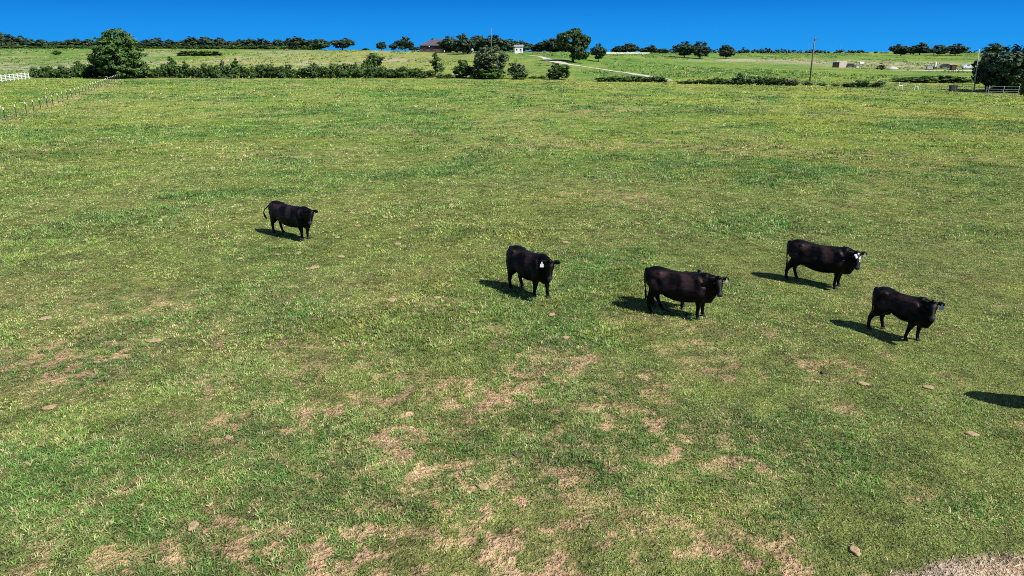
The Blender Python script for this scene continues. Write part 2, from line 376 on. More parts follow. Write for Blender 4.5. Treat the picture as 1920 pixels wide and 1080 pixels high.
for nm, v in (('dry', dry), ('bare', bare), ('yel', yel), ('lush', np.clip(lush, 0, 1)), ('grey', np.clip(grey, 0, 1))): fattr(gm, nm, v)
tag(link('ground', gm), kind='structure')

# ------------------------------------------------------------------ grass blades
def blades(y0, y1, tufts_m2, per, hgt, wid, spread, seed, umax=.86, avoid=None, green=0.0):
    r = np.random.default_rng(seed)
    A = umax * (y1 ** 2 - y0 ** 2); n = int(A * tufts_m2)
    ty = np.sqrt(r.random(n) * (y1 ** 2 - y0 ** 2) + y0 ** 2); tx = (r.random(n) * 2 - 1) * umax * (ty + 1.5)
    d, b, ye, lu = patches(tx, ty); b = np.maximum(b, track_mask(tx, ty) * 1.05)
    if green: d *= .3; b *= 0; ye *= .3; lu = np.clip(lu + green, 0, 1)
    if avoid is not None: b = np.where(avoid(tx, ty), 2.0, b)
    keep = r.random(n) > np.clip(b * .62 + .13 + (track_mask(tx, ty) > .5), 0, .985); tx, ty, d, b, ye, lu = [k[keep] for k in (tx, ty, d, b, ye, lu)]; n = len(tx)
    vig = (.55 + .75 * r.random(n)) * (.65 + 1.0 * lu) * (1 - .35 * b) * (.8 + .5 * fbm(tx, ty, 1.6, 44., 2))
    td = np.where(r.random(n) <   .26 + .55 * d + .3 * b - .18 * lu + .12 * (1 - sstep(ty, 11, 40)), .40 + .6 * r.random(n), .22 * r.random(n)); tye = np.clip(ye * (.3 + r.random(n)), 0, 1)
    tl = np.clip(lu * (.2 + r.random(n)), 0, 1); tr = r.random(n)
    rep = lambda a: np.repeat(a, per)
    m = n * per
    ang = r.random(m) * 2 * math.pi; rad = spread * np.sqrt(r.random(m))
    bx = rep(tx) + rad * np.cos(ang); by = rep(ty) + rad * np.sin(ang); bz = ground_z(bx, by) - .01
    h = hgt * rep(vig) * (.5 + .8 * r.random(m)); w = wid * (.6 + .8 * r.random(m))
    la = ang + (r.random(m) - .5) * 1.6; lean = .45 + 1.1 * r.random(m)
    fa = r.random(m) * math.pi                                   # blade faces any way
    wx = np.cos(fa) * w / 2; wy = np.sin(fa) * w / 2
    dx = np.cos(la) * lean; dy = np.sin(la) * lean
    V = np.zeros((m, 5, 3))
    V[:, 0] = np.stack([bx - wx, by - wy, bz], -1); V[:, 1] = np.stack([bx + wx, by + wy, bz], -1)
    mx_, my_, mz_ = bx + dx * h * .35, by + dy * h * .35, bz + h * .62
    V[:, 2] = np.stack([mx_ + wx * .85, my_ + wy * .85, mz_], -1); V[:, 3] = np.stack([mx_ - wx * .85, my_ - wy * .85, mz_], -1)
    V[:, 4] = np.stack([bx + dx * h * .95, by + dy * h * .95, bz + h * (1.0 - .25 * lean)], -1)
    o = (np.arange(m) * 5)[:, None]
    T = np.concatenate([o + np.array([[0, 1, 2]]), o + np.array([[0, 2, 3]]), o + np.array([[3, 2, 4]])], 1).reshape(-1, 3)
    r5 = lambda a: np.repeat(rep(a), 5)
    cl = sstep(fbm(tx, ty, .9 if y1 < 50 else 3.0, 61.0, 3), .38, .62)
    bl = np.repeat(np.clip(rep(tr) * .62 + .22 * r.random(m) + .28 * rep(cl) - .04, 0, 1), 5)
    return V.reshape(-1, 3), T, r5(td), r5(tye), r5(tl), bl
parts = [blades(7.5, 16, 330, 7, .050, .0120, .030, 1), blades(16, 27, 150, 7, .062, .017, .042, 2), blades(27, 48, 46, 7, .080, .028, .072, 3), blades(48, 95, 8.0, 7, .11, .050, .15, 4), blades(95, 190, 1.3, 7, .15, .10, .28, 5)]
def make_grass(name, ps, label):
    off = 0; Vs, Ts, At = [], [], [[], [], [], []]
    for p in ps:
        Vs.append(p[0]); Ts.append(p[1] + off); off += len(p[0])
        for k in range(4): At[k].append(p[2 + k])
    me = mesh_np(name, np.concatenate(Vs), np.concatenate(Ts), M_GRASS)
    for nm, a in zip(('dry', 'yel', 'lush', 'rnd'), At): fattr(me, nm, np.concatenate(a))
    print('grass tris', len(me.polygons))
    return tag(link(name, me), label, 'grass', kind='stuff')
make_grass('pasture_grass', parts, 'short patchy green and straw coloured grass covering the pasture')

# ------------------------------------------------------------------ trees
def crown_mesh(name, lobes, nclump, nleaf, leaf, rc, mat, seed, upward=.35, zmin=.02):
    """lobes: (x,y,z,rx,ry,rz); leaf clumps fill the outer part of the lobes"""
    r = np.random.default_rng(seed); L_ = np.array(lobes, float)
    w = (L_[:, 3] * L_[:, 4] + L_[:, 3] * L_[:, 5]); w /= w.sum()
    k = r.choice(len(L_), nclump, p=w); d = r.normal(size=(nclump, 3)); d /= np.linalg.norm(d, axis=1)[:, None]
    rad = (.55 + .45 * r.random(nclump) ** .6)[:, None]
    C = L_[k, :3] + d * L_[k, 3:6] * rad
    crv = r.random(nclump); crr = rc * (.55 + .9 * r.random(nclump))
    m = nclump * nleaf; ck = np.repeat(np.arange(nclump), nleaf)
    e = r.normal(size=(m, 3)); e /= np.linalg.norm(e, axis=1)[:, None]
    P = C[ck] + e * crr[ck][:, None] * (r.random(m) ** .45)[:, None] * np.array([1, 1, .75])
    P[:, 2] = np.maximum(P[:, 2], zmin + .1 * r.random(m))
    nrm = e * .8 + d[ck] * .7 + r.normal(size=(m, 3)) * .55; nrm[:, 2] += upward; nrm /= np.linalg.norm(nrm, axis=1)[:, None]
    a = np.cross(nrm, r.normal(size=(m, 3))); a /= np.linalg.norm(a, axis=1)[:, None]; b = np.cross(nrm, a)
    s = leaf * (.5 + .9 * r.random(m))[:, None]
    V = np.stack([P - a * s * .5, P - b * s * .34, P + a * s * .55, P + b * s * .34], 1).reshape(-1, 3)
    Fq = np.arange(m * 4).reshape(-1, 4)
    me = mesh_np(name, V, Fq, mat)
    fattr(me, 'rnd', np.repeat(r.random(m), 4)); fattr(me, 'clump', np.repeat(crv[ck], 4))
    return me
def limb_mesh(name, h, r0, targets, seed, fork=.3):
    rr = random.Random(seed); mb = MB(); top = Vector((rr.uniform(-.04, .04) * h, rr.uniform(-.04, .04) * h, h * fork))
    mb.tube([(0, 0, -.2), (0, 0, .15 * h * fork), top * .55, top], [r0 * 1.5, r0 * 1.1, r0, r0 * .85], 8)
    for t in targets:
        t = Vector(t); mid = top.lerp(t, .5) + Vector((rr.uniform(-.05, .05) * h, rr.uniform(-.05, .05) * h, -.03 * h))
        q = mid.lerp(t, .6) + Vector((0, 0, .02 * h))
        mb.tube([top * .92, mid, q, t], [r0 * .6, r0 * .4, r0 * .25, r0 * .08], 6)
        for j in range(2):
            s2 = mid.lerp(t, .4) + Vector((rr.uniform(-.1, .1), rr.uniform(-.1, .1), rr.uniform(0, .1))) * h
            mb.tube([mid, s2], [r0 * .28, r0 * .06], 5)
    return mb.mesh(name, M_BARK, True)
def lobes_oak(seed, n=9, low=.30, w=.5):
    """unit tree: height 1, crown radius w"""
    rr = random.Random(seed); L_ = [(0, 0, .60, w * .72, w * .72, .30)]
    for i in range(n):
        a = 2 * math.pi * i / n + rr.uniform(-.4, .4); q = rr.uniform(.38, .62) * w; z = rr.uniform(low + .12, .78)
        s = rr.uniform(.30, .46) * w
        L_.append((math.cos(a) * q, math.sin(a) * q, z, s, s, s * rr.uniform(.6, .9)))
    L_.append((rr.uniform(-.1, .1) * w, rr.uniform(-.1, .1) * w, .84, w * .42, w * .42, .15))
    return L_
class Tree:
    """a unit-height proto: copied, scaled and placed"""
    def __init__(s, name, lobes, nclump, nleaf, leaf, rc, mat, seed, trunk=.02, fork=.3, trunkname='trunk'):
        s.name = name
        s.crown = crown_mesh('crown', lobes, nclump, nleaf, leaf, rc, mat, seed)
        tg = [(l[0], l[1], l[2]) for l in lobes[:9]]
        s.trunk = limb_mesh(trunkname, 1.0, trunk, tg, seed, fork); s.trunkname = trunkname
    def put(s, p, w, h, label, cat='tree', group=None, name=None, rz=None, wu=1.0, depth=None):
        o = empty(name or s.name, p, random.uniform(0, 6.28) if rz is None else rz)
        o.scale = (w, depth or w, h)
        link('crown' if cat == 'tree' else 'foliage', s.crown, o); link(s.trunkname, s.trunk, o)
        return tag(o, label, cat, group)
# protos; widths are normalised so crown diameter is 1 with w=.5
OAKS = [Tree('oak_tree', lobes_oak(11 + i, 9, .26, .46), 150, 34, .065, .085, M_OAK, 20 + i, .022, .26) for i in range(3)]
FARS = [Tree('oak_tree', lobes_oak(31 + i, 8, .02, .46), 120, 20, .105, .10, M_FAR, 40 + i, .022, .2) for i in range(4)]
def lobes_dense(seed, w=.5):
    rr = random.Random(seed); L_ = [(0, 0, .52, w * .8, w * .8, .36)]
    for i in range(9):
        a = 2 * math.pi * i / 9 + rr.uniform(-.3, .3); q = rr.uniform(.45, .65) * w; s_ = rr.uniform(.3, .42) * w
        L_.append((math.cos(a) * q, math.sin(a) * q, rr.uniform(.26, .70), s_, s_, s_ * .8))
    return L_ + [(rr.uniform(-.1, .1), 0, .84, w * .5, w * .5, .14)]
DENSE = [Tree('oak_tree', lobes_dense(131 + i), 150, 26, .085, .09, M_FAR, 140 + i, .022, .15) for i in range(3)]
def lobes_bush(seed, n=10):
    rr = random.Random(seed); L_ = [(0, 0, .34, .36, .36, .36)]
    for i in range(n):
        a = 2 * math.pi * i / n + rr.uniform(-.3, .3); q = rr.uniform(.18, .33); s = rr.uniform(.14, .22)
        L_.append((math.cos(a) * q, math.sin(a) * q, rr.uniform(.14, .66), s, s, s * 1.1))
    L_.append((.03, 0, .72, .2, .2, .2)); return L_
BUSH = [Tree('bush', lobes_bush(51 + i), 110, 22, .085, .085, M_BUSH, 60 + i, .015, .12, 'stem') for i in range(4)]
BUSHG = [Tree('bush', lobes_bush(71 + i), 80, 22, .08, .085, M_GREYLEAF, 80 + i, .015, .12, 'stem') for i in range(2)]
def lobes_loose(seed):
    rr = random.Random(seed)
    return [(rr.uniform(-.25, .25) * (1.1 - k / 14), rr.uniform(-.2, .2) * (1.1 - k / 14), .10 + .8 * k / 13, .23 - .010 * k, .22 - .009 * k, .09) for k in range(14)]
LOOSE = [Tree('young_tree', lobes_loose(91 + i), 95, 26, .07, .07, M_BUSH if i < 2 else M_GREYLEAF, 95 + i, .014, .2) for i in range(3)]

def tree_px(proto, px, base, top, wpx, label, Y=None, cat='tree', group=None, name=None, rz=None, sink=0.0):
    p = at(px, base) if Y is None else at(px, base, Y)
    s = ppm(p); 
    # height from the wanted top row
    d = ray(px, top); t = p.y / d[1]; ztop = CAM_H + d[2] * t
    h = max(ztop - p.z, .3)
    p = p - Vector((0, 0, sink))
    return proto.put(p, wpx / s, h + sink, label, cat, group, name, rz)

# big tree at the left end of the hedge: its own crown
lb = [(-.05, 0, .60, .30, .30, .27), (.02, 0, .84, .22, .2, .14), (.16, 0, .74, .22, .2, .15), (-.14, .0, .74, .22, .2, .16), (-.33, -.02, .42, .17, .2, .13), (-.27, .1, .22, .2, .2, .14),
      (.30, 0, .52, .17, .2, .17), (.33, .05, .30, .15, .2, .14), (.05, -.25, .40, .28, .16, .18), (.10, -.22, .20, .34, .16, .17), (.28, .1, .14, .20, .2, .12), (-.08, -.2, .62, .2, .15, .14), (-.02, .2, .45, .3, .2, .2), (.1, -.1, .92, .1, .1, .05), (-.30, 0, .58, .13, .15, .1)]
BIG = Tree('oak_tree', lb, 420, 60, .036, .055, M_OAK, 7, .03, .22)
tree_px(BIG, 228, 147, 53, 103, 'big broad oak with rough outline at the corner where the post fence meets the hedge', group=None, rz=0)
lb2 = [(0, 0, .64, .41, .36, .27), (-.24, 0, .74, .20, .2, .13), (.24, 0, .66, .2, .2, .15), (.05, 0, .88, .22, .22, .11), (-.3, 0, .55, .14, .14, .11), (.34, 0, .5, .12, .12, .12), (.1, -.15, .36, .20, .2, .16),
       (.22, .05, .22, .16, .16, .14), (.05, 0, .18, .12, .14, .13), (-.1, .1, .45, .2, .2, .15), (.38, 0, .22, .09, .1, .07)]
BIG2 = Tree('oak_tree', lb2, 380, 46, .042, .06, M_OAK, 8, .03, .3)
tree_px(BIG2, 1074, 117, 53, 72, 'tall full oak standing alone beside the bend of the gravel lane', rz=0)
# rounded pale tree in the middle of the hedge
lb3 = [(.02, 0, .66, .43, .36, .29), (0, 0, .45, .36, .3, .22), (-.2, 0, .58, .2, .2, .16), (-.25, -.05, .42, .2, .2, .15), (.1, -.1, .42, .26, .2, .18), (.34, 0, .60, .14, .2, .12), (-.05, -.1, .20, .3, .2, .16), (-.3, 0, .28, .16, .2, .12), (.2, -.1, .2, .2, .2, .14), (0, 0, .9, .24, .2, .08)]
MIDT = Tree('rounded_tree', lb3, 340, 46, .042, .06, M_GREYLEAF, 9, .03, .25)
tree_px(MIDT, 919, 147, 84, 74, 'rounded grey-green tree with dark brush at its foot, tallest along the hedge centre', rz=0)
tree_px(LOOSE[0], 817, 139, 96, 40, 'slender young tree with layered open branches standing in front of the farmhouse', rz=.4)
tree_px(BUSH[0], 701, 131, 97, 44, 'neat dark round bush standing above the hedge left of centre', cat='bush')
tree_px(BUSH[1], 869, 146, 108, 50, 'upright dark bush on the left side of the rounded grey-green tree', cat='bush')
tree_px(BUSHG[0], 968, 147, 110, 44, 'loose green bush on the right side of the rounded grey-green tree', cat='bush')
tree_px(BUSH[2], 1046, 149, 112, 52, 'spreading dark bush alone at the field edge below the lane oak', cat='bush')
for px, b, t, w, lab in ((893, 147, 126, 34, 'low dark brush in the gap left of the rounded tree trunk'), (925, 148, 124, 52, 'low dark brush around the foot of the rounded tree'), (975, 149, 133, 40, 'low brush under the loose green bush')):
    tree_px(BUSH[3], px, b, t, w, lab, cat='bush')
# hedge saplings
tree_px(LOOSE[1], 325, 142, 105, 36, 'tall ragged sapling sticking out of the hedge just right of the big oak')
tree_px(LOOSE[0], 349, 142, 111, 22, 'shorter sapling beside the tall ragged sapling in the hedge')
tree_px(LOOSE[2], 420, 143, 112, 26, 'left sapling of the pair rising from the hedge')
tree_px(LOOSE[1], 444, 143, 109, 34, 'right, fuller sapling of the pair rising from the hedge')
tree_px(LOOSE[0], 150, 143, 112, 50, 'ragged small tree leaning over the hedge left of the big oak')
tree_px(LOOSE[1], 594, 144, 117, 26, 'small pointed sapling in the hedge before the line of far trees')
tree_px(LOOSE[2], 668, 144, 117, 18, 'thin sapling in the hedge just left of the neat round bush')
# hedge bushes
hx = 66
g_h = 'bushes of the hedge along the field edge'
tops = [(60, 131), (110, 128), (140, 122), (200, 120), (270, 124), (300, 128), (330, 120), (360, 127), (430, 124), (500, 125), (560, 127), (630, 122), (650, 120), (700, 126), (760, 131), (800, 134)]
while hx < 806:
    t = np.interp(hx, [a for a, b in tops], [b for a, b in tops]) - 3 + random.uniform(-6, 3)
    w = random.uniform(22, 34)
    tree_px(random.choice(BUSH), hx, 146.5 + random.uniform(-1.5, .8), t, w, 'dark green bush grown into the long hedge left of centre', cat='bush', group=g_h)
    hx += w * .42
for px, t, w in ((826, 138, 26), (842, 137, 24), (1000, 142, 26), (1016, 141, 20)):
    tree_px(BUSH[1], px, 147, t, w, 'low scrubby bush in the thin stretch of the hedge centre', cat='bush', group='low scrub at the hedge centre')
hx = 1128
while hx < 1246:
    w = random.uniform(20, 30); tree_px(random.choice(BUSH), hx, 153 + (hx - 1128) * .01, 141.5 + random.uniform(-1.5, 2), w, 'low dark bush in the row below the gravel lane', cat='bush', group='low bushes below the gravel lane'); hx += w * .5
hx = 1280
while hx < 1500:
    w = random.uniform(20, 30); t = np.interp(hx, [1280, 1340, 1380, 1410, 1450, 1500], [149, 145, 143, 141, 141, 147]) + random.uniform(-1.5, 1.5)
    tree_px(random.choice(BUSH + BUSHG), hx, 157 + (hx - 1280) * .018, t, w, 'low bush in the row left of the tall leaning pole', cat='bush', group='low bushes left of the leaning pole'); hx += w * .5
tree_px(LOOSE[1], 1386, 159, 135, 28, 'bushy sapling with a pale broken stem above the low bushes')
for px, b, t, w in ((1515, 160, 150, 26), (1540, 161, 154, 24), (1565, 162, 154, 22)):
    tree_px(BUSHG[1], px, b, t, w, 'low scrub along the field edge right of the leaning pole', cat='bush', group='low scrub right of the leaning pole')
# brush pile
for px, b, t, w, lab in ((1592, 163, 153, 36, 'left mound of the dark brush pile'), (1618, 164, 146, 34, 'tallest mound of the dark brush pile'), (1645, 164, 149, 30, 'right mound of the dark brush pile')):
    tree_px(BUSH[2], px, b, t, w, lab, cat='bush')
# dark weeds in front of the well site, beyond the corner fence
for px, b, t, w in ((1700, 154, 144, 60), (1735, 155, 141, 66), (1770, 155, 139, 66), (1800, 155, 143, 50)):
    tree_px(BUSH[1], px, b, t, w, 'wide low clump of dark weeds between well site and corner fence', cat='bush', group='dark weed clumps before the well site')
tree_px(BUSHG[1], 1652, 131, 117, 20, 'scrubby bush left of the sand pile', cat='bush')
tree_px(BUSH[0], 107, 103.5, 94, 20, 'small lone bush in the far left meadow', cat='bush')
for px, w in ((345, 32), (365, 34), (388, 34), (406, 26)):
    tree_px(BUSH[3], px, 104.5, 93.5, w, 'low bush of the long thicket in the far meadow', cat='bush', group='long thicket in the far meadow')
# right hand dark trees
tree_px(DENSE[0], 1848, 170, 96, 66, 'dark green tree behind the pale leaning pole')
tree_px(DENSE[1], 1884, 173, 86, 84, 'darkest tall tree of the cluster behind the pipe corral')
tree_px(DENSE[2], 1922, 171, 82, 76, 'tree cut by the right picture edge behind the pipe corral')
tree_px(BUSH[1], 1868, 172, 128, 52, 'dark undergrowth between the tree trunks by the pale leaning pole', cat='bush')
tree_px(BUSH[2], 1905, 174, 124, 58, 'dark undergrowth behind the pipe corral', cat='bush')
tree_px(BUSHG[0], 1922, 181, 148, 24, 'light green bush at the right end of the pipe corral', cat='bush')
# crest trees
crest = [(604, 96, 73, 36, 420, 'left tree of the far pair left of the gap in the horizon'), (643, 96, 71, 40, 415, 'right and largest tree of the far pair left of the gap in the horizon'),
         (686, 97, 90, 14, 420, 'tiny far tree alone in the gap on the horizon'),
         (715, 97, 78, 20, 385, 'small oak left of the farmhouse, leftmost of its group'), (738, 97, 81, 18, 385, 'smallest oak in the group left of the farmhouse'), (760, 97, 69, 34, 380, 'tallest oak in the group left of the farmhouse'),
         (778, 98, 88, 26, 390, 'low dark tree touching the left wall of the farmhouse'),
         (843, 99, 68, 34, 332, 'oak directly right of the farmhouse roof'), (869, 99, 64, 32, 312, 'oak above the white trailer'), (893, 99, 66, 34, 330, 'oak between the white trailer and the utility pole'),
         (925, 100, 66, 44, 330, 'wide oak behind the rounded tree and utility pole'), (952, 98, 74, 36, 350, 'oak behind and left of the white shed'), (976, 98, 76, 34, 352, 'oak rising right behind the white shed'),
         (1010, 98, 80, 30, 355, 'leftmost tree of the dark clump between shed and lane oak'), (1026, 98, 75, 34, 350, 'middle tree of the dark clump between shed and lane oak'), (1044, 98, 71, 36, 345, 'right tree of the dark clump partly behind the lane oak'),
         (1123, 102, 82, 30, 300, 'small round oak just right of the lane oak'),
         (1160, 102, 86, 30, 500, 'low far tree at the left end above the white fence'), (1182, 102, 81, 36, 500, 'rounded tallest tree behind the white fence'), (1207, 102, 90, 24, 500, 'low light tree behind the right part of the white fence'), (1221, 102, 84, 24, 500, 'feathery tree at the right end of the white fence'), (1242, 102, 91, 28, 520, 'low far tree just past the white fence end'),
         (1284, 108, 78, 42, 330, 'left oak of the joined pair right of the white fence'), (1311, 110, 78, 38, 325, 'right oak of the joined pair, trunk showing below'), (1362, 110, 84, 30, 325, 'lone small oak right of the joined pair'),
         (1688, 105, 83, 38, 400, 'leftmost oak on the right horizon with its trunk showing'), (1724, 103, 80, 34, 430, 'windswept oak second from the left on the right horizon'), (1760, 104, 84, 32, 400, 'third oak along the right horizon'), (1792, 104, 82, 40, 400, 'wide fourth oak along the right horizon'),
         (1862, 103, 81, 36, 420, 'round oak rising behind the pale leaning pole trees')]
for i, (px, b, t, w, Y, lab) in enumerate(crest):
    pr = DENSE[i % 3]
    if px > 1250: tree_px(pr, px, b, t, w * 1.15, lab, sink=.3)
    elif Y <= 360 and px < 1060:
        tree_px(pr, px, b, t, w * 1.45, lab, Y=Y, sink=.7)
    else: tree_px(pr, px, b, t, w * 1.1, lab, Y=Y)
# long far line of trees on the left
lt = [(0, 58), (30, 65), (60, 70), (90, 71), (112, 78), (150, 71), (185, 74), (240, 72), (300, 72), (340, 75), (375, 68), (400, 69), (440, 75), (480, 69), (520, 74), (550, 66), (580, 70), (600, 76)]
px = -40
while px < 600:
    t = float(np.interp(px, [a for a, b in lt], [b for a, b in lt])) + random.uniform(-1, 4.0); w = random.uniform(28, 50)
    tree_px(random.choice(FARS), px, 92, t, w, 'dark oak standing in the long tree line across the far left meadow', Y=random.uniform(438, 456), sink=1.6, group='trees of the long far tree line')
    px += w * .55
px = -30
while px < 600:
    w = random.uniform(20, 30); t = 84 + random.uniform(-2, 2)
    tree_px(random.choice(BUSH), px, 92, t, w, 'low undergrowth bush at the foot of the long far tree line', Y=436, cat='bush', sink=.8, group='undergrowth of the long far tree line')
    px += w * .38
# thin woods on the right horizon: far off mass
r_ = np.random.default_rng(5); lob = []
for px in np.arange(1225, 1960, 3.0):
    t = np.interp(px, [1225, 1300, 1440, 1480, 1600, 1617, 1622, 1660, 1720, 1960], [91, 92, 91, 94, 94, 95, 98, 97, 95, 96]) + r_.uniform(-1.2, 1.0)
    Y = 660 + r_.uniform(-12, 12); p = at(px, 100, Y); d = ray(px, t); zt = CAM_H + d[2] * Y / d[1]
    hh = (zt + 4) / 2; lob.append((p.x, Y, zt - hh, 2.6, 3.0, hh))
wm = crown_mesh('woods', lob, 2600, 12, 1.7, 1.3, M_FAR, 3, zmin=-3)
tag(link('distant_woods', wm), 'thin dark line of woods along the right horizon', 'woods', kind='stuff')

# ------------------------------------------------------------------ lane, gravel pad, sand pile
def strip(name, pts, widths, mat, lift=.05, wob=.12, step=1.5):
    P = [Vector((p.x, p.y, 0)) for p in pts]; C = []; W = []
    for i in range(len(P) - 1):
        n = max(2, int((P[i + 1] - P[i]).length / step))
        for k in range(n): C.append(P[i].lerp(P[i + 1], k / n)); W.append(widths[i] + (widths[i + 1] - widths[i]) * k / n)
    C.append(P[-1]); W.append(widths[-1]); vs = []
    for i, c in enumerate(C):
        t = (C[min(i + 1, len(C) - 1)] - C[max(i - 1, 0)]).normalized(); s = Vector((-t.y, t.x, 0))
        for k in range(5):
            q = c + s * W[i] * (k / 4 - .5) * (1 + (random.uniform(-wob, wob) if k in (0, 4) else 0))
            vs.append((q.x, q.y, gz(q.x, q.y) + lift))
    fs = [(i * 5 + k, i * 5 + k + 1, (i + 1) * 5 + k + 1, (i + 1) * 5 + k) for i in range(len(C) - 1) for k in range(4)]
    me = bpy.data.meshes.new(name); me.from_pydata(vs, [], fs); me.update(); me.materials.append(mat)
    return tag(link(name, me), kind='structure')
L1 = [at(990, 103.5), at(1012, 106), at(1022, 109), at(1030, 113), at(1042, 116), at(1062, 120), at(1090, 124), at(1130, 130), at(1180, 137), at(1216, 143), at(1243, 148), at(1254, 152)]
strip('gravel_lane', L1, [1.5, 1.6, 2.2, 4.5, 4.2, 3.4, 3.2, 3.2, 3.1, 3.0, 2.8, 2.4], M_LANE)
L2 = [at(1668, 131.5), at(1720, 132), at(1770, 132.5), at(1830, 132.5), at(1900, 132)]
strip('gravel_pad', L2, [7, 10, 12, 13, 10], M_LANE)
def near_lane(x, y):
    m = np.zeros(len(x), bool)
    for P, w in ((L1, 3.6), (L2, 8.0)):
        for a, b in zip(P[:-1], P[1:]):
            dx, dy = b.x - a.x, b.y - a.y; t = np.clip(((x - a.x) * dx + (y - a.y) * dy) / (dx * dx + dy * dy), 0, 1)
            m |= np.hypot(x - a.x - t * dx, y - a.y - t * dy) < w
    return m | (fbm(x, y * .5, 30, 88.0, 3) < .44)
make_grass('meadow_weeds', [blades(192, 560, .085, 9, .26, .26, .95, 31, .80, near_lane, .8)], 'taller dark green weeds scattered through the meadows beyond the hedge')
p = at(1673, 130); mb = MB(); rings = []
for i, (q, z) in enumerate(((1, -.1), (.85, .35), (.55, .8), (.2, 1.05), (.02, 1.1))):
    rings.append([Vector((p.x + 2.6 * q * math.cos(a) * (1 + .12 * math.sin(3 * a + i)), p.y + 1.6 * q * math.sin(a), p.z + z)) for a in [2 * math.pi * k / 14 for k in range(14)]])
tag(mb.rings(rings).build('sand_pile', M_LANE, smooth=True), 'pale sand pile at the left end of the gravel pad', 'sand pile')

# ------------------------------------------------------------------ fences
def wire(mb, a, b, r=.012, n=3): mb.tube([a, b], r, 4, cap=False)
def t_fence():
    o = empty('post_and_wire_fence', at(10, 226))
    inv = Vector(o.location)
    A = [at(-60, 240), at(10, 226), at(50, 213), at(100, 197), at(150, 179), at(190, 163), at(215, 152), at(236, 145)]
    pts = []; tot = []
    for i in range(len(A) - 1):
        seg = (A[i + 1] - A[i]); n = max(1, round(seg.length / 3.9))
        for k in range(n): q = A[i] + seg * (k / n); q.z = gz(q.x, q.y); pts.append(q)
    pts.append(A[-1])
    pm, cm = MB(), MB()
    pm.box((0, 0, .52), (.085, .016, 1.20)); pm.box((0, .03, .52), (.016, .06, 1.20)); pm.box((0, -.012, -.0), (.11, .008, .18))
    cm.box((0, 0, 1.24), (.08, .06, .24)); cm.box((0, .0, 1.37), (.05, .035, .03), taper=.6)
    pme = pm.mesh('post', M_POSTG); cme = cm.mesh('post_cap', M_WHITE)
    for q in pts:
        po = link('post', pme, o); po.location = q - inv; po.rotation_euler = (random.uniform(-.04, .04), random.uniform(-.05, .05), random.uniform(-.3, .3))
        link('post_cap', cme, po)
    w = MB()
    for h in (.3, .6, .9, 1.15):
        for a, b in zip(pts[:-1], pts[1:]): wire(w, a - inv + Vector((0, 0, h)), b - inv + Vector((0, 0, h)), .004)
    w.build('wire', M_WIRE, o)
    tag(o, 'long wire fence on thin steel posts with white tips running down the left side', 'fence')
t_fence()
def rail_fence(name, pts, h, rails, prad, rr, mat, label, gap, posth=None, cat='fence'):
    o = empty(name, pts[0]); inv = Vector(pts[0])
    P = []
    for a, b in zip(pts[:-1], pts[1:]):
        n = max(1, round((b - a).length / gap))
        for k in range(n): q = a.lerp(b, k / n); q.z = gz(q.x, q.y); P.append(q)
    P.append(pts[-1])
    pme = MB().box((0, 0, (posth or h) / 2 - .1), (prad * 2, prad * 2, (posth or h) + .25)).box((0, 0, (posth or h) + .04), (prad * 2.5, prad * 2.5, .04), taper=.6).mesh('post', mat)
    for q in P: link('post', pme, o).location = q - inv
    for z in rails:
        r = MB()
        for a, b in zip(P[:-1], P[1:]): r.tube([a - inv + Vector((0, -prad, z)), b - inv + Vector((0, -prad, z))], rr, 6, squash=[(.35, 1), (.35, 1)])
        r.build('rail', mat, o)
    return tag(o, label, cat)
a, b = at(-40, 159), at(55, 148)
rail_fence('rail_fence', [a, b], 1.62, (.35, .75, 1.12, 1.5), .07, .06, M_WHITE, 'white four-rail fence ending at the hedge on the far left', 2.95)
p1, p2 = at(1137, 102, 405), at(1217, 102, 470)
for q in (p1, p2): q.z = gz(q.x, q.y)
rail_fence('rail_fence', [p1, p2], .85, (.25, .52, .8), .07, .08, M_WHITE, 'long low white fence on the horizon right of the lane oak', 2.4)

# wire fence of the right hand corner with its white pipe braces
def right_fence():
    row = [(1655, 168), (1700, 169), (1735, 171), (1760, 172), (1790, 173), (1822, 174), (1848, 176)]
    A = [at(a, b) for a, b in row]; o = empty('wire_fence', A[0]); inv = Vector(A[0]); P = []
    for a, b in zip(A[:-1], A[1:]):
        n = max(1, round((b - a).length / 2.6))
        for k in range(n): q = a.lerp(b, k / n); q.z = gz(q.x, q.y); P.append(q)
    P.append(A[-1]); pme = MB().tube([(0, 0, -.2), (0, 0, 1.25)], .045, 6).mesh('post', M_STEEL)
    for q in P: link('post', pme, o).location = q - inv
    w = MB()
    for h in (.4, .7, 1.0, 1.2):
        for a, b in zip(P[:-1], P[1:]): wire(w, a - inv + Vector((0, 0, h)), b - inv + Vector((0, 0, h)), .01)
    w.build('wire', M_WIRE, o); tag(o, 'low wire fence on thin grey posts between brush pile and pipe corral', 'fence')
right_fence()
def brace(xa, xb, base, top, lab):
    a, b = at(xa, base), at(xb, base); s = ppm(a); h = (base - top) / s * 1.05; o = empty('fence_brace', a); d = b - a
    for q, hh in ((Vector((0, 0, 0)), h), (d, h * .78)): link('post', MB().tube([(0, 0, -.1), (0, 0, hh - .05), (0, 0, hh)], [.065, .065, .04], 10).mesh('post', M_WHITE), o).location = q
    MB().tube([(0, 0, h * .5), d + Vector((0, 0, h * .5))], .07, 8).build('rail', M_WHITE, o)
    tag(o, lab, 'fence brace')
brace(1684, 1691, 167.5, 155, 'left white H-shaped pipe brace in the corner fence')
brace(1721, 1714, 169.5, 158, 'right white H-shaped pipe brace in the corner fence')
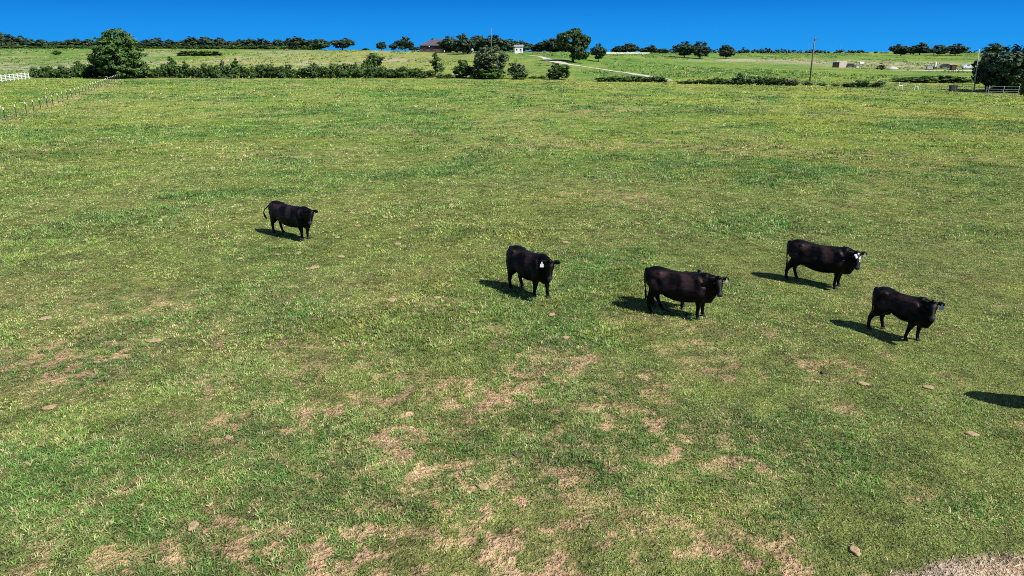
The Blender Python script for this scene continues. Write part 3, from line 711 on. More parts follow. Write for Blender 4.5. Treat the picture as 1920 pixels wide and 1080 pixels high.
# pipe corral panels
A = [at(1852, 178), at(1908, 179)]
rail_fence('pipe_corral', A, 1.45, (.25, .6, .95, 1.4), .035, .035, M_STEEL, 'grey steel pipe corral panels by the trees at the right', 1.75)
# dark bin
p = at(1786, 171.5); o = empty('feed_bin', p)
MB().box((0, 0, .55), (1.05, .8, 1.0), taper=1.08).build('tub', M_DARK, o); MB().box((0, 0, 1.09), (1.2, .95, .07)).build('rim', M_DARK, o); MB().box((0, 0, .03), (.9, .6, .08)).build('base', M_DARK, o)
tag(o, 'dark square feed bin standing by the corner fence', 'bin')
# white oddments on the brush pile
p = at(1597, 161); o = empty('plank_stack', p + Vector((0, -1.2, 0)))
for i in range(4): MB().box((random.uniform(-.05, .05), 0, .12 + i * .26), (.85, .3, .09), rz=random.uniform(-.2, .2)).build('plank', M_WHITE, o)
tag(o, 'small stack of white planks against the left of the brush pile', 'planks')
p = at(1637, 160); o = tag(MB().tube([(-.35, 0, .5), (-.1, 0, .75), (.2, 0, 1.15), (.45, 0, 1.2)], [.16, .1, .09, .05], 7).build('broken_branch', M_PALEWOOD, smooth=True), 'pale broken branch on the right of the brush pile', 'branch'); o.location = p + Vector((0, -1.4, 0))
p = at(1394, 159); o = tag(MB().tube([(0, 0, 0), (.05, 0, .9), (-.1, 0, 1.7), (.25, 0, 2.5)], [.10, .09, .07, .03], 7).tube([(-.02, 0, 1.1), (-.5, 0, 1.7)], [.06, .02], 6).build('broken_branch', M_PALEWOOD, smooth=True), 'upright pale broken branch beside the bushy sapling', 'branch'); o.location = p + Vector((0, -1.0, 0))

# ------------------------------------------------------------------ utility poles
def pole(px, base, topx, top, label, r=.16, Y=None, mat=M_WOOD, arm=True, hard=True, name='utility_pole'):
    p = at(px, base) if Y is None else at(px, base, Y)
    d = ray(topx, top); t = p.y / d[1]; tp = Vector((d[0] * t, p.y, CAM_H + d[2] * t)) - p
    o = empty(name, p); MB().tube([(0, 0, -.3), tp * .5, tp], [r, r * .85, r * .65], 10).build('pole', mat, o, True)
    if arm:
        q = tp * .965; MB().box(q + Vector((.0, -.16, 0)), (2.0, .1, .12), ry=.12).build('crossarm', mat, o)
        for s in (-.9, .0, .9): MB().tube([q + Vector((s, -.16, .05 - s * .12)), q + Vector((s, -.16, .24 - s * .12))], [.05, .035], 8).build('insulator', M_DARK, o)
    if hard: MB().tube([tp * .88 + Vector((.3, -.1, -.35)), tp * .88 + Vector((.3, -.1, .35))], .2, 10).build('transformer', M_STEEL, o)
    return tag(o, label, 'pole'), p + tp * .965
q1, t1 = pole(1518, 153, 1528, 71, 'tallest leaning wooden pole standing alone beyond the field edge', .20, hard=False)
pole(1826, 171, 1836, 92, 'pale leaning pole in front of the dark trees at the right', .11, mat=M_PALEWOOD, arm=False, hard=False)
pole(921, 99, 921, 53, 'utility pole above the rounded tree in the middle', .20, Y=300, arm=False, hard=False)
for px, t, lab in ((1262, 82, 'thin far pole just left of the joined oaks'), (1430, 82, 'thin far pole over the distant woods, leftmost of three'), (1515, 85, 'thin far pole over the distant woods behind the leaning pole'), (1575, 83, 'thin far pole over the distant woods right of the leaning pole'), (1751, 79, 'thin far pole between oaks on the right horizon')):
    pole(px, 101, px, t, lab, .17, Y=520, arm=False, hard=False)

# ------------------------------------------------------------------ farmhouse, trailer, shed
def hip(mb, x0, x1, y0, y1, z0, z1, inset, ov=.6):
    x0 -= ov; x1 += ov; y0 -= ov; y1 += ov; ym = (y0 + y1) / 2
    v = [(x0, y0, z0), (x1, y0, z0), (x1, y1, z0), (x0, y1, z0), (x0 + inset, ym, z1), (x1 - inset, ym, z1), (x0, y0, z0 - .25), (x1, y0, z0 - .25), (x1, y1, z0 - .25), (x0, y1, z0 - .25)]
    return mb.add(v, [(0, 1, 5, 4), (1, 2, 5), (2, 3, 4, 5), (3, 0, 4), (6, 7, 1, 0), (7, 8, 2, 1), (8, 9, 3, 2), (9, 6, 0, 3), (9, 8, 7, 6)])
def house():
    Y = 340; p = at(788, 98, Y); s = ppm(p); L_ = 62 / s; o = empty('farmhouse', p); D = 11
    m = MB(); m.box((L_ * .36, D / 2, 1.3), (L_ * .72, D, 3.2)); m.box((L_ * .86, D / 2 + 2.2, 1.3), (L_ * .28, D - 4.4, 3.196)); m.build('wall', M_BRICK, o)
    roof = hip(MB(), 0, L_, 0, D, 2.95, 5.7, 5.6).build('roof', M_ROOF, o)
    MB().box((5.4, D / 2 - .6, 5.75), (.7, .7, .8)).box((5.4, D / 2 - .6, 6.2), (.85, .85, .12)).build('chimney', M_BRICK, roof)
    for x_ in (L_ * .735, L_ * .985): MB().box((x_, .12, 1.3), (.26, .26, 3.2)).build('porch_post', M_WHITE, o)
    for x_, w in ((2.2, 1.4), (5.4, 1.6)):
        f = MB().box((x_, -.03, 1.6), (w, .1, 1.5)).build('window', M_DARK, o); MB().box((x_, -.085, 1.6), (w - .2, .03, 1.3)).build('pane', M_GLASS, f)
    d = MB().box((L_ * .68, -.04, 1.1), (1.0, .1, 2.2)).build('door', M_DARK, o); MB().tube([(L_ * .68 + .35, -.14, 1.05), (L_ * .68 + .35, -.14, 1.2)], .03, 6).build('handle', M_STEEL, d)
    MB().box((L_ * .86, 1.3, -.12), (L_ * .3, 4.4, .4)).build('porch_floor', M_CONC, o)
    tag(o, 'dark brick farmhouse with a purple-grey hip roof, half hidden by oaks', 'house')
    # lamp on a post in front of the wall
    p2 = at(805, 98, Y - 4); l = empty('yard_lamp', p2); MB().tube([(0, 0, -.1), (0, 0, 2.3)], .06, 8).build('post', M_DARK, l); MB().ball((0, 0, 2.45), .26).build('globe', M_WHITE, l, True)
    tag(l, 'white globe yard lamp in front of the farmhouse wall', 'lamp')
house()
def shed():
    Y = 318; p = at(965, 98.5, Y); s = ppm(p); W = 15.5 / s; H = 2.75; o = empty('shed', p); D = 3.0
    MB().box((W / 2, D / 2, H / 2 - .1), (W, D, H + .2)).build('wall', M_WHITE, o)
    m = MB(); e = .25; m.add([(-e, -e, H - .02), (W + e, -e, H - .02), (W + e, D + e, H - .02), (-e, D + e, H - .02), (-e, D / 2, H + .75), (W + e, D / 2, H + .75)], [(0, 1, 5, 4), (2, 3, 4, 5), (1, 2, 5), (3, 0, 4), (3, 2, 1, 0)]); m.build('roof', M_STEEL, o)
    for x_ in (.9, 2.6):
        f = MB().box((x_, -.02, 1.6), (.62, .08, .7)).build('window', M_STEEL, o); MB().box((x_, -.07, 1.6), (.48, .04, .56)).build('pane', M_GLASS, f)
    d = MB().box((W - .65, -.02, 1.0), (.75, .07, 1.9)).build('door', M_CONC, o); MB().box((W - .4, -.08, 1.0), (.06, .06, .14)).build('handle', M_DARK, d)
    tag(o, 'small white shed with grey roof on the crest left of the lane', 'shed')
shed()
def trailer():
    Y = 318; p = at(863, 98, Y); W = 24 / ppm(p); o = empty('camper_trailer', p)
    prof = [(0, .5), (W, .5), (W, 1.9), (W - .5, 2.35), (.7, 2.35), (0, 1.7)]; n = len(prof)
    v = [(a, 0, z) for a, z in prof] + [(a, 2.2, z) for a, z in prof]
    MB().add(v, [tuple(range(n)), tuple(range(n, 2 * n))[::-1]] + [(i, i + n, (i + 1) % n + n, (i + 1) % n) for i in range(n)]).build('body', M_WHITE, o)
    for x_ in (1.3, 3.0, 4.6):
        if x_ < W - .5: MB().box((x_, -.02, 1.6), (.8, .06, .5)).build('window', M_GLASS, o)
    for x_ in (W * .5 - .4, W * .5 + .4):
        w = MB().tube([(x_, -.02, .32), (x_, .2, .32)], .33, 14).build('wheel', M_DARK, o)
    MB().tube([(W, 1.1, .5), (W + 1.0, 1.1, .45)], .06, 6).build('hitch', M_DARK, o)
    tag(o, 'white trailer glimpsed between the oak trunks beside the farmhouse', 'trailer')
trailer()

# ------------------------------------------------------------------ well site on the right
def container():
    p = at(1562, 127); s = ppm(p); W = 26 / s; o = empty('storage_shed', p); H = 2.3
    # two faces: dark end at the left, dusty pink side at the right
    a = Vector((0, 1.0, 0)); b = Vector((W * .42, 0, 0)); c = Vector((W, .9, 0)); d = c + a - b
    v = [a, b, c, d]; vs = v + [k + Vector((0, 0, H)) for k in v]; vs = [k + Vector((0, 0, .1)) for k in vs]
    MB().add(vs, [(3, 2, 1, 0), (4, 5, 6, 7), (1, 2, 6, 5), (2, 3, 7, 6), (3, 0, 4, 7), (0, 1, 5, 4)]).build('wall', M_PINK, o)
    n = (b - a).cross(Vector((0, 0, 1))).normalized() * .03
    dr = MB().add([a.lerp(b, .03) + n + Vector((0, 0, .15)), a.lerp(b, .97) + n + Vector((0, 0, .15)), a.lerp(b, .97) + n + Vector((0, 0, H)), a.lerp(b, .03) + n + Vector((0, 0, H))] +
                  [a.lerp(b, .03) + n * 2.5 + Vector((0, 0, .15)), a.lerp(b, .97) + n * 2.5 + Vector((0, 0, .15)), a.lerp(b, .97) + n * 2.5 + Vector((0, 0, H)), a.lerp(b, .03) + n * 2.5 + Vector((0, 0, H))],
                  [(0, 1, 2, 3), (7, 6, 5, 4), (0, 4, 5, 1), (1, 5, 6, 2), (2, 6, 7, 3), (3, 7, 4, 0)]).build('door', M_DARK, o)
    m = Vector((0, 0, H + .14)); cc = (a + b + c + d) / 4
    MB().add([cc + (k - cc) * 1.06 + m - Vector((0, 0, .03)) for k in v] + [cc + (k - cc) * 1.0 + m + Vector((0, 0, .15)) for k in v], [(3, 2, 1, 0), (4, 5, 6, 7), (1, 2, 6, 5), (2, 3, 7, 6), (3, 0, 4, 7), (0, 1, 5, 4)]).build('roof', M_CONC, o)
    tag(o, 'boxy shed with a dusty pink side and black open end, left of the tank', 'shed')
container()
def vehicle(px, base, L_, H, mat, label, name='parked_car', rz=0.0, glass=True):
    o = empty(name, at(px, base), rz)
    prof = [(-.5, .22), (.5, .22), (.5, .48), (.46, .55), (.27, .6), (.16, .97), (-.22, 1.0), (-.42, .62), (-.5, .55)]; n = len(prof); W = 1.75
    v = [(a * L_, -W / 2, z * H) for a, z in prof] + [(a * L_, W / 2, z * H) for a, z in prof]
    MB().add(v, [tuple(range(n)), tuple(range(n, 2 * n))[::-1]] + [(i, i + n, (i + 1) % n + n, (i + 1) % n) for i in range(n)]).build('body', mat, o)
    MB().box((-.08 * L_, -W / 2 - .012, .78 * H), (.26 * L_, .02, .24 * H)).build('window', M_GLASS, o)
    for sx_ in (-.31, .31):
        for sy in (-1, 1):
            w = MB().tube([(sx_ * L_, sy * (W / 2 - .12), .32), (sx_ * L_, sy * (W / 2 + .03), .32)], .33, 14).build('wheel', M_DARK, o)
            MB().tube([(sx_ * L_, sy * (W / 2 + .03), .32), (sx_ * L_, sy * (W / 2 + .045), .32)], .17, 10).build('rim', M_STEEL, w)
    return tag(o, label, 'car')
M_CARD = simple('dark_car_paint', (.05, .05, .065), .3, var=.1, spec=.6); M_CARW = simple('white_car_paint', (.72, .73, .75), .3, var=.05, spec=.6)
vehicle(1595, 126.5, 4.4, 1.7, M_CARD, 'dark parked car between the pink shed and the small white tank')
vehicle(1773, 128.5, 4.6, 1.9, M_CARD, 'dark parked car on the gravel pad right of the red wellhead')
vehicle(1814, 129.3, 4.6, 2.0, M_CARW, 'white parked car at the right end of the gravel pad')
def tank(px, base, L_, r, z, mat, label):
    o = empty('storage_tank', at(px, base)); m = MB()
    m.tube([(-L_ / 2, 0, z), (-L_ / 2 + .15, 0, z), (L_ / 2 - .15, 0, z), (L_ / 2, 0, z)], [r * .6, r, r, r * .6], 16).build('tank', mat, o, False)
    for s in (-1, 1):
        m = MB(); m.tube([(s * L_ * .3, -r * .7, 0), (s * L_ * .3, -r * .5, z - r * .5)], .07, 6).tube([(s * L_ * .3, r * .7, 0), (s * L_ * .3, r * .5, z - r * .5)], .07, 6).box((s * L_ * .3, 0, z - r * .9), (.12, r * 1.3, .12)); m.build('stand', M_STEEL, o)
    return tag(o, label, 'tank')
tank(1614, 127.5, 2.0, .62, 1.9, M_WHITE, 'small white tank raised on a stand beside the dark car')
o = empty('pump_box', at(1607, 127.3)); MB().box((0, 0, .5), (1.1, .8, .9)).build('housing', M_CONC, o); MB().box((0, 0, 1.0), (1.25, .95, .1)).build('lid', M_STEEL, o); MB().tube([(.4, 0, .9), (.4, 0, 1.5), (.9, 0, 1.5)], .06, 6).build('pipe', M_STEEL, o); tag(o, 'low grey pump box left of the raised white tank', 'pump box')
# wellhead: white cylinder on red machinery
o = empty('wellhead', at(1752, 130)); MB().tube([(0, 0, 1.0), (0, 0, 2.7), (0, 0, 2.9)], [.42, .42, .2], 12).build('cylinder', M_WHITE, o); MB().box((0, 0, .5), (1.3, 1.0, 1.0)).build('frame', M_RUST, o)
MB().tube([(-.6, 0, .9), (-2.2, 0, 1.0), (-2.4, 0, 0)], .12, 8).build('pipe', M_RUST, o); tag(o, 'white upright cylinder on a red machine base on the gravel pad', 'wellhead')
o = empty('engine_skid', at(1742, 130.5)); MB().box((0, 0, .75), (2.4, 1.1, 1.0), taper=.85).build('housing', M_STEEL, o); MB().box((0, 0, .15), (2.9, 1.3, .2)).build('skid', M_DARK, o); tag(o, 'low grey engine box left of the white upright cylinder', 'engine')
# dark hopper on legs
o = empty('feed_hopper', at(1785, 137)); MB().box((0, 0, 1.75), (1.5, 1.3, 1.5), taper=1.05).build('hopper', M_RUST, o); MB().box((0, 0, .98), (1.1, 1.0, .14)).build('chute', M_DARK, o); MB().box((0, 0, 2.55), (1.7, 1.5, .1)).build('lid', M_DARK, o)
for a in (-1, 1):
    for b in (-1, 1): MB().tube([(a * .75, b * .6, -.1), (a * .6, b * .5, 1.1)], .06, 6).build('leg', M_DARK, o)
tag(o, 'dark rusty hopper on four legs in front of the gravel pad', 'hopper')
for px, lab in ((1774, 'low rusty sawhorse left of the dark hopper'), (1800, 'low rusty sawhorse right of the dark hopper')):
    o = empty('sawhorse', at(px, 137)); MB().tube([(-.9, 0, .95), (.9, 0, 1.0)], .08, 6).build('beam', M_RUST, o)
    for a in (-1, 1):
        for b in (-1, 1): MB().tube([(a * .7, 0, .95), (a * .9, b * .4, -.05)], .05, 6).build('leg', M_RUST, o)
    tag(o, lab, 'sawhorse')

# ------------------------------------------------------------------ cattle
def cow_material():
    m, N, L, B = nmat('black_hide')
    t = N.new('ShaderNodeTexCoord'); V_ = t.outputs['Object']
    n1 = noise(N, L, V_, 2.3, 3, .5, .43, .59); n2 = noise(N, L, V_, 34, 3, .6); lit_flank = attr(N, 'lit_flank'); white = attr(N, 'white'); muz = attr(N, 'muzzle')
    c = mixc(N, L, math_(N, L, 'MULTIPLY', n1, lit_flank, True), (.0015, .0013, .0017), (.029, .0165, .0170))  # sunlit brown sheen painted on the upper flanks, shaded lower half left black
    c = mixc(N, L, muz, c, (.030, .032, .042)); c = mixc(N, L, white, c, (.72, .72, .76))
    L.new(c, B.inputs['Base Color'])
    B.inputs['Roughness'].default_value = .46; B.inputs['Specular IOR Level'].default_value = .11
    b = N.new('ShaderNodeBump'); b.inputs['Strength'].default_value = .3; b.inputs['Distance'].default_value = .012; L.new(n2, b.inputs['Height'])
    n3 = noise(N, L, V_, 3.0, 1, .5); b2 = N.new('ShaderNodeBump'); b2.inputs['Strength'].default_value = .5; b2.inputs['Distance'].default_value = .03; L.new(n3, b2.inputs['Height']); L.new(b.outputs[0], b2.inputs['Normal']); L.new(b2.outputs[0], B.inputs['Normal'])
    return m
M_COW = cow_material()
def cow(name, rear, front, H, label, reach=0.0, tuck=0.0, shift=0.0, head_yaw=-75, head_pitch=-38, neck_up=0.0, girth=1.0, lenk=1.0, tail='down', white=None, eartag=None, stag=(0, 0, 0, 0), loc=None, yaw=None, cat='cow', hipbone=.0, seed=0, grazing=False):
    """rear/front: pixels between the two hind and the two front hooves. Local +x forward, +y the animal's left."""
    if loc is None:
        a, b = at(*rear), at(*front); d = b - a; yaw = math.atan2(d.y, d.x); span = math.hypot(d.x, d.y)
        loc = (a + b) / 2 + d.normalized() * shift
    else: span = 1.12 * H / 1.33 * lenk; loc = Vector(loc)
    S = H / 1.33                       # everything below is for a 1.33 m cow with 1.12 m between front and hind hooves
    K = span / (1.12 * S)              # stretch along the body
    zb = loc.z - .015
    root = empty(name, (loc.x, loc.y, zb), yaw)
    def X(v):      # only the stretch between the legs is lengthened
        xx = v[0]; xx = xx * K if abs(xx) < .56 else math.copysign(.56 * K + (abs(xx) - .56), xx)
        return Vector((xx * S, v[1] * S, v[2] * S))
    mb = MB(); n = 22
    g = girth
    # trunk: x, top z, bottom z, half width, height of the widest line (0 bottom..1 top)
    st = [(-.845, 1.17, .98, .07, .5), (-.81, 1.235, .84, .17, .5), (-.74, 1.285, .76, .225, .52), (-.64, 1.32, .70, .262 + hipbone * .1, .6), (-.52, 1.335, .67, .285 + hipbone * .2, .66), (-.40, 1.325, .62, .285 + hipbone * .2, .62),
          (-.24, 1.305, .54, .315, .46), (-.04, 1.295, .48, .350, .40), (.16, 1.295, .46, .350, .40), (.34, 1.305, .475, .315, .44), (.48, 1.315, .50, .285, .50), (.60, 1.30, .515, .255, .52), (.70, 1.26, .53, .215, .50), (.80, 1.19, .58, .155, .48), (.87, 1.10, .66, .09, .45)]
    rings = []
    for x_, zt, zl, w, m_ in st:
        zl += tuck * float(sstep(-x_, -.35, .25)); zt += .022 * math.exp(-((x_ + .55) / .2) ** 2) - .02 * math.exp(-((x_ - .05) / .3) ** 2)
        if x_ > -.45 and x_ < .5: zl -= (g - 1) * .35; w *= g
        r_ = []
        zc = zl + (zt - zl) * m_
        for k in range(n):
            a = 2 * math.pi * k / n; ca, sa = math.cos(a), math.sin(a)
            yy = w * math.copysign(abs(ca) ** .85, ca)
            zz = zc + (zt - zc) * math.copysign(abs(sa) ** (1.12), sa) if sa > 0 else zc + (zc - zl) * math.copysign(abs(sa) ** .9, sa)
            if sa > .93: zz += .004
            r_.append(X((x_, yy, zz)))
        rings.append(r_)
    mb.rings(rings)
    # legs; stag = forward offsets (front right, front left, hind right, hind left)
    hooves = []
    for i, sd_ in enumerate((-1, 1)):
        o = stag[i]; y0 = .165 * sd_; f = .56
        P = [(f + .06, .17 * sd_, .98), (f + .02, .205 * sd_, .80), (f - .03, .20 * sd_, .64), (f + o * .35 + .0, .18 * sd_, .52), (f + o * .7 + .01, y0, .385), (f + o * .85, y0, .27), (f + o, y0, .125), (f + o + .03, y0, .06)]
        mb.tube([X(p) for p in P], [r * S for r in (.14, .15, .130, .092, .066, .050, .047, .055)], 12, squash=[(.75, 1.25), (.75, 1.25), (.8, 1.2), (1, 1), (1, 1), (1, 1), (1, 1), (1, 1)])
        hooves.append((X((f + o + .045, y0, 0)), ))
        o = stag[2 + i]; f = -.56
        P = [(f + .06, .15 * sd_, 1.08), (f + .07, .20 * sd_, .92), (f + .10, .215 * sd_, .76), (f + .05 + o * .2, .20 * sd_, .64), (f - .03 + o * .5, .18 * sd_, .50), (f - .055 + o * .6, .17 * sd_, .41), (f - .045 + o * .8, .17 * sd_, .28), (f + o, .17 * sd_, .13), (f + o + .03, .17 * sd_, .06)]
        mb.tube([X(p) for p in P], [r * S for r in (.18, .22, .205, .150, .088, .070, .054, .049, .057)], 12, squash=[(.7, 1.1), (.6, 1.2), (.65, 1.15), (.8, 1.1), (.8, 1.1), (.85, 1.1), (1, 1), (1, 1), (1, 1)])
        hooves.append((X((f + o + .045, .17 * sd_, 0)), ))
    # neck and head
    hy = R(head_yaw)
    if grazing: pole_ = Vector((1.22, 0, .62))
    else: pole_ = Vector((1.00 + reach + .04 * math.cos(hy), .17 * math.sin(hy), 1.30 + neck_up))
    poll = X(pole_)
    n0 = X((.60, 0, 1.03)); mid = X((.86 + reach * .5, .05 * math.sin(hy), 1.10 + neck_up * .4 if not grazing else .92))
    pend = poll + Vector((0, 0, -.09 * S)) - Vector((math.cos(hy), math.sin(hy), 0)) * .04 * S
    mb.tube([n0, n0.lerp(mid, .55), mid, mid.lerp(pend, .6), pend], [.29 * S, .27 * S, .235 * S, .19 * S, .145 * S], 16, squash=[(.72, 1.15), (.70, 1.15), (.68, 1.12), (.75, 1.05), (.9, 1)])
    # dewlap and brisket
    mb.tube([X((.66, 0, .63)), X((.78, 0, .62)), X((.90, .01 * math.sin(hy), .80)), X((1.0 + reach * .6, .10 * math.sin(hy), .98 if not grazing else .7))], [.17 * S, .15 * S, .11 * S, .07 * S], 10, squash=[(.7, 1)] * 4)
    for sd_ in (-1, 1): mb.ball(X((-.43, .215 * sd_, 1.225)), (.09 * S, .06 * S, .06 * S)); mb.ball(X((.50, .20 * sd_, .98)), (.17 * S, .09 * S, .24 * S))
    # udder and sheath area
    mb.ball(X((-.38, 0, .62)), (.13 * S, .12 * S, .085 * S))
    M = Matrix.Rotation(hy, 3, 'Z') @ Matrix.Rotation(-R(head_pitch), 3, 'Y')   # head local: x to the muzzle, z forehead side, y left
    Hp = lambda v: poll + M @ (Vector(v) * S)
    hs = [(-.045, .085, .075, -.075), (0.0, .115, .10, -.075), (.07, .128, .118, -.085), (.15, .124, .122, -.095), (.23, .098, .108, -.10), (.31, .080, .090, -.10), (.39, .076, .078, -.10), (.455, .082, .075, -.10), (.50, .070, .060, -.105), (.52, .045, .035, -.11)]
    hr = []
    for x_, w, h, zc in hs:
        hr.append([Hp((x_, w * math.copysign(abs(math.cos(a)) ** .8, math.cos(a)), zc + h * math.copysign(abs(math.sin(a)) ** .8, math.sin(a)))) for a in [2 * math.pi * k / 16 for k in range(16)]])
    mb.rings(hr)
    # poll knob, brow, jaw
    mb.ball(Hp((.0, 0, .02)), (.07 * S, .07 * S, .06 * S)); mb.ball(Hp((.14, 0, -.15)), (.10 * S, .09 * S, .08 * S))
    # ears
    for sd_ in (-1, 1):
        e0 = Hp((.00, .09 * sd_, -.03)); dirv = (M @ Vector((-.06, sd_, .05))).normalized(); dirv.z = dirv.z * .5 - .02; dirv.normalize()
        P = [e0, e0 + dirv * .06 * S, e0 + dirv * .12 * S - Vector((0, 0, .012)) * S, e0 + dirv * .175 * S - Vector((0, 0, .03)) * S, e0 + dirv * .21 * S - Vector((0, 0, .045)) * S]
        mb.tube(P, [.032 * S, .060 * S, .078 * S, .064 * S, .024 * S], 10, squash=[(1, 1), (.55, 1), (.42, 1), (.42, 1), (.6, 1)])
    # tail
    if tail == 'down': T = [(-.78, 0, 1.26), (-.84, .0, 1.22), (-.865, 0, 1.05), (-.85, .01, .80), (-.82, .01, .58), (-.80, .0, .44), (-.79, 0, .30)]; tr_ = (.05, .042, .032, .025, .024, .046, .018)
    elif tail == 'swing': T = [(-.80, 0, 1.24), (-.88, .0, 1.18), (-1.02, -.04, 1.06), (-1.20, -.08, .92), (-1.28, -.10, .80), (-1.20, -.11, .66), (-1.06, -.12, .52)]; tr_ = (.05, .04, .030, .024, .024, .048, .02)
    else: T = [(-.80, 0, 1.24), (-.88, .0, 1.18), (-.93, .0, 1.0), (-.96, .02, .8), (-.97, .03, .6), (-.95, .03, .48), (-.93, .03, .36)]; tr_ = (.05, .04, .030, .024, .024, .044, .02)
    mb.tube([X(t) for t in T], [r * S for r in tr_], 10)
    base = mb.mesh('body_base')
    tmp = bpy.data.objects.new('tmp', base); COL.objects.link(tmp)
    rm = tmp.modifiers.new('r', 'REMESH'); rm.mode = 'VOXEL'; rm.voxel_size = .015 * S; rm.use_smooth_shade = True
    sm = tmp.modifiers.new('s', 'SMOOTH'); sm.factor = .5; sm.iterations = 12
    dg = bpy.context.evaluated_depsgraph_get(); me = bpy.data.meshes.new_from_object(tmp.evaluated_get(dg)); me.name = 'body'
    bpy.data.objects.remove(tmp); bpy.data.meshes.remove(base)
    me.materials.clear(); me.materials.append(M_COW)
    nv = len(me.vertices); co = np.empty(nv * 3, np.float32); me.vertices.foreach_get('co', co); co = co.reshape(-1, 3)
    xs_, zs_ = co[:, 0] / (K * S), co[:, 2] / S
    fattr(me, 'lit_flank', sstep(zs_, .66, .88) * (1 - sstep(zs_, 1.22, 1.32)) * sstep(xs_, -.75, -.5) * (1 - sstep(xs_, .6, .8)))  # mask of the painted sunlight: upper sides only, fading towards belly and back
    Mi = np.array(M.inverted()); hl = (co - np.array(poll)) @ Mi.T / S
    inhead = (hl[:, 0] > -.02) & (hl[:, 0] < .6) & (np.abs(hl[:, 1]) < .17) & (hl[:, 2] > -.26) & (hl[:, 2] < .12)
    fattr(me, 'muzzle', np.where(inhead, sstep(hl[:, 0], .40, .47), 0))
    wv = np.zeros(nv)
    if white:
        nz = fbm(hl[:, 0] * 10 + 50, hl[:, 1] * 10 + hl[:, 2] * 6, 1.0, white, 3)
        for cx, cy, cz, rr in ((.05, .02, .03, .034), (.10, -.055, .01, .046), (.17, -.03, .02, .036), (.20, .065, .0, .034), (.27, .085, -.03, .034), (.14, .09, -.01, .02), (.33, -.09, -.12, .026), (.44, .075, -.12, .040), (.38, .08, -.11, .03)):
            dd = np.sqrt((hl[:, 0] - cx) ** 2 + (hl[:, 1] - cy) ** 2 + (hl[:, 2] - cz) ** 2)
            wv = np.maximum(wv, sstep(rr * 1.08 - dd + (nz - .5) * .04, 0, .014))
        wv = wv * inhead
    fattr(me, 'white', wv)
    me.polygons.foreach_set('use_smooth', np.full(len(me.polygons), True))
    bo = link('body', me, root)
    for (hv,) in hooves:
        m = MB()
        for s in (-1, 1):
            m.tube([hv + Vector((-.02, s * .026, .085)) * S, hv + Vector((.0, s * .028, .04)) * S, hv + Vector((.018, s * .030, .002)) * S], [.034 * S, .042 * S, .048 * S], 10, squash=[(1, .7), (1.1, .75), (1.2, .75)])
        m.build('hoof', M_HOOF, root, True)
    for s in (-1, 1): MB().ball(Hp((.135, s * .112, -.045)), .022 * S, 10, 7).build('eye', M_EYE, root, True)
    if eartag:
        sd_, mt, size = eartag
        e0 = Hp((.00, .09 * sd_, -.03)); dirv = (M @ Vector((-.06, sd_, .05))).normalized()
        c = e0 + dirv * .13 * S + Vector((0, -.03, 0)); 
        fwd = Vector((math.cos(hy), math.sin(hy), 0)); side = Vector((-math.sin(hy), math.cos(hy), 0)); c = e0 + dirv * .13 * S + fwd * .05 * S
        pr = [(-.012, 0), (.012, 0), (.014, -.035), (.038, -.055), (.042, -.12), (-.042, -.12), (-.038, -.055), (-.014, -.035)]
        vs_ = [c + side * a * size + Vector((0, 0, b * size)) for a, b in pr]; vs2 = [v + fwd * .008 for v in vs_]; k = len(pr)
        MB().add(vs_ + vs2, [tuple(range(k)), tuple(range(k, 2 * k))[::-1]] + [(i, (i + 1) % k, (i + 1) % k + k, i + k) for i in range(k)]).build('ear_tag', mt, root)
    return tag(root, label, cat, 'black cattle standing in the pasture')
cow('cow', (522, 437), (573, 449.5), 1.36, 'black cow standing apart at the left, tail swung out behind it', reach=.17, girth=1.08,  head_yaw=-52, head_pitch=-58, neck_up=-.02, tail='swing', stag=(.02, -.05, -.04, .03))
cow('cow', (967, 541), (1014, 559), 1.42, 'black cow with a white ear tag, standing in the middle of the pasture', head_yaw=-42, head_pitch=-58, neck_up=-.06, eartag=(-1, M_TAGW, 1.35), stag=(-.10, .10, -.04, .08), tail='down')
cow('cow', (1224, 582), (1310, 595.5), 1.34, 'largest deep-bodied black cow, a smaller animal hidden behind it', head_yaw=-62, head_pitch=-46, neck_up=.0, eartag=(1, M_TAGG, .9), girth=1.10, stag=(-.02, .06, -.06, .16), tail='down')
cow('cow', (1482, 523), (1565, 538), 1.36, 'black cow with white patches on its face at the right', head_yaw=-60, head_pitch=-50, neck_up=-.04, white=3.0, girth=1.09, shift=.08, reach=-.04, eartag=(1, M_TAGG, 1.0), stag=(-.06, -.03, -.18, .02), tail='down')
cow('cow', (1640, 616), (1707, 637.5), 1.22, 'leaner young black cow nearest the camera, blue-grey ear tag', head_yaw=-56, head_pitch=-42, neck_up=.03, tuck=.10, reach=-.10, shift=.08, eartag=(1, M_TAGB, 1.3), girth=.86, hipbone=.08, stag=(-.18, .0, -.20, .04), tail='down')
pc = at(1250, 573); cow('calf', None, None, 1.12, 'smaller black animal hidden behind the largest cow, one ear showing', head_yaw=12, head_pitch=-30, loc=(pc.x, pc.y, pc.z), yaw=R(-22), lenk=.95, neck_up=.08, cat='calf', girth=.95)
pc = at(1997, 770); cow('cow', None, None, 1.3, 'black cow almost wholly outside the right picture edge, seen by its shadow', head_yaw=-40, head_pitch=-60, loc=(pc.x, pc.y, pc.z), yaw=R(-15))

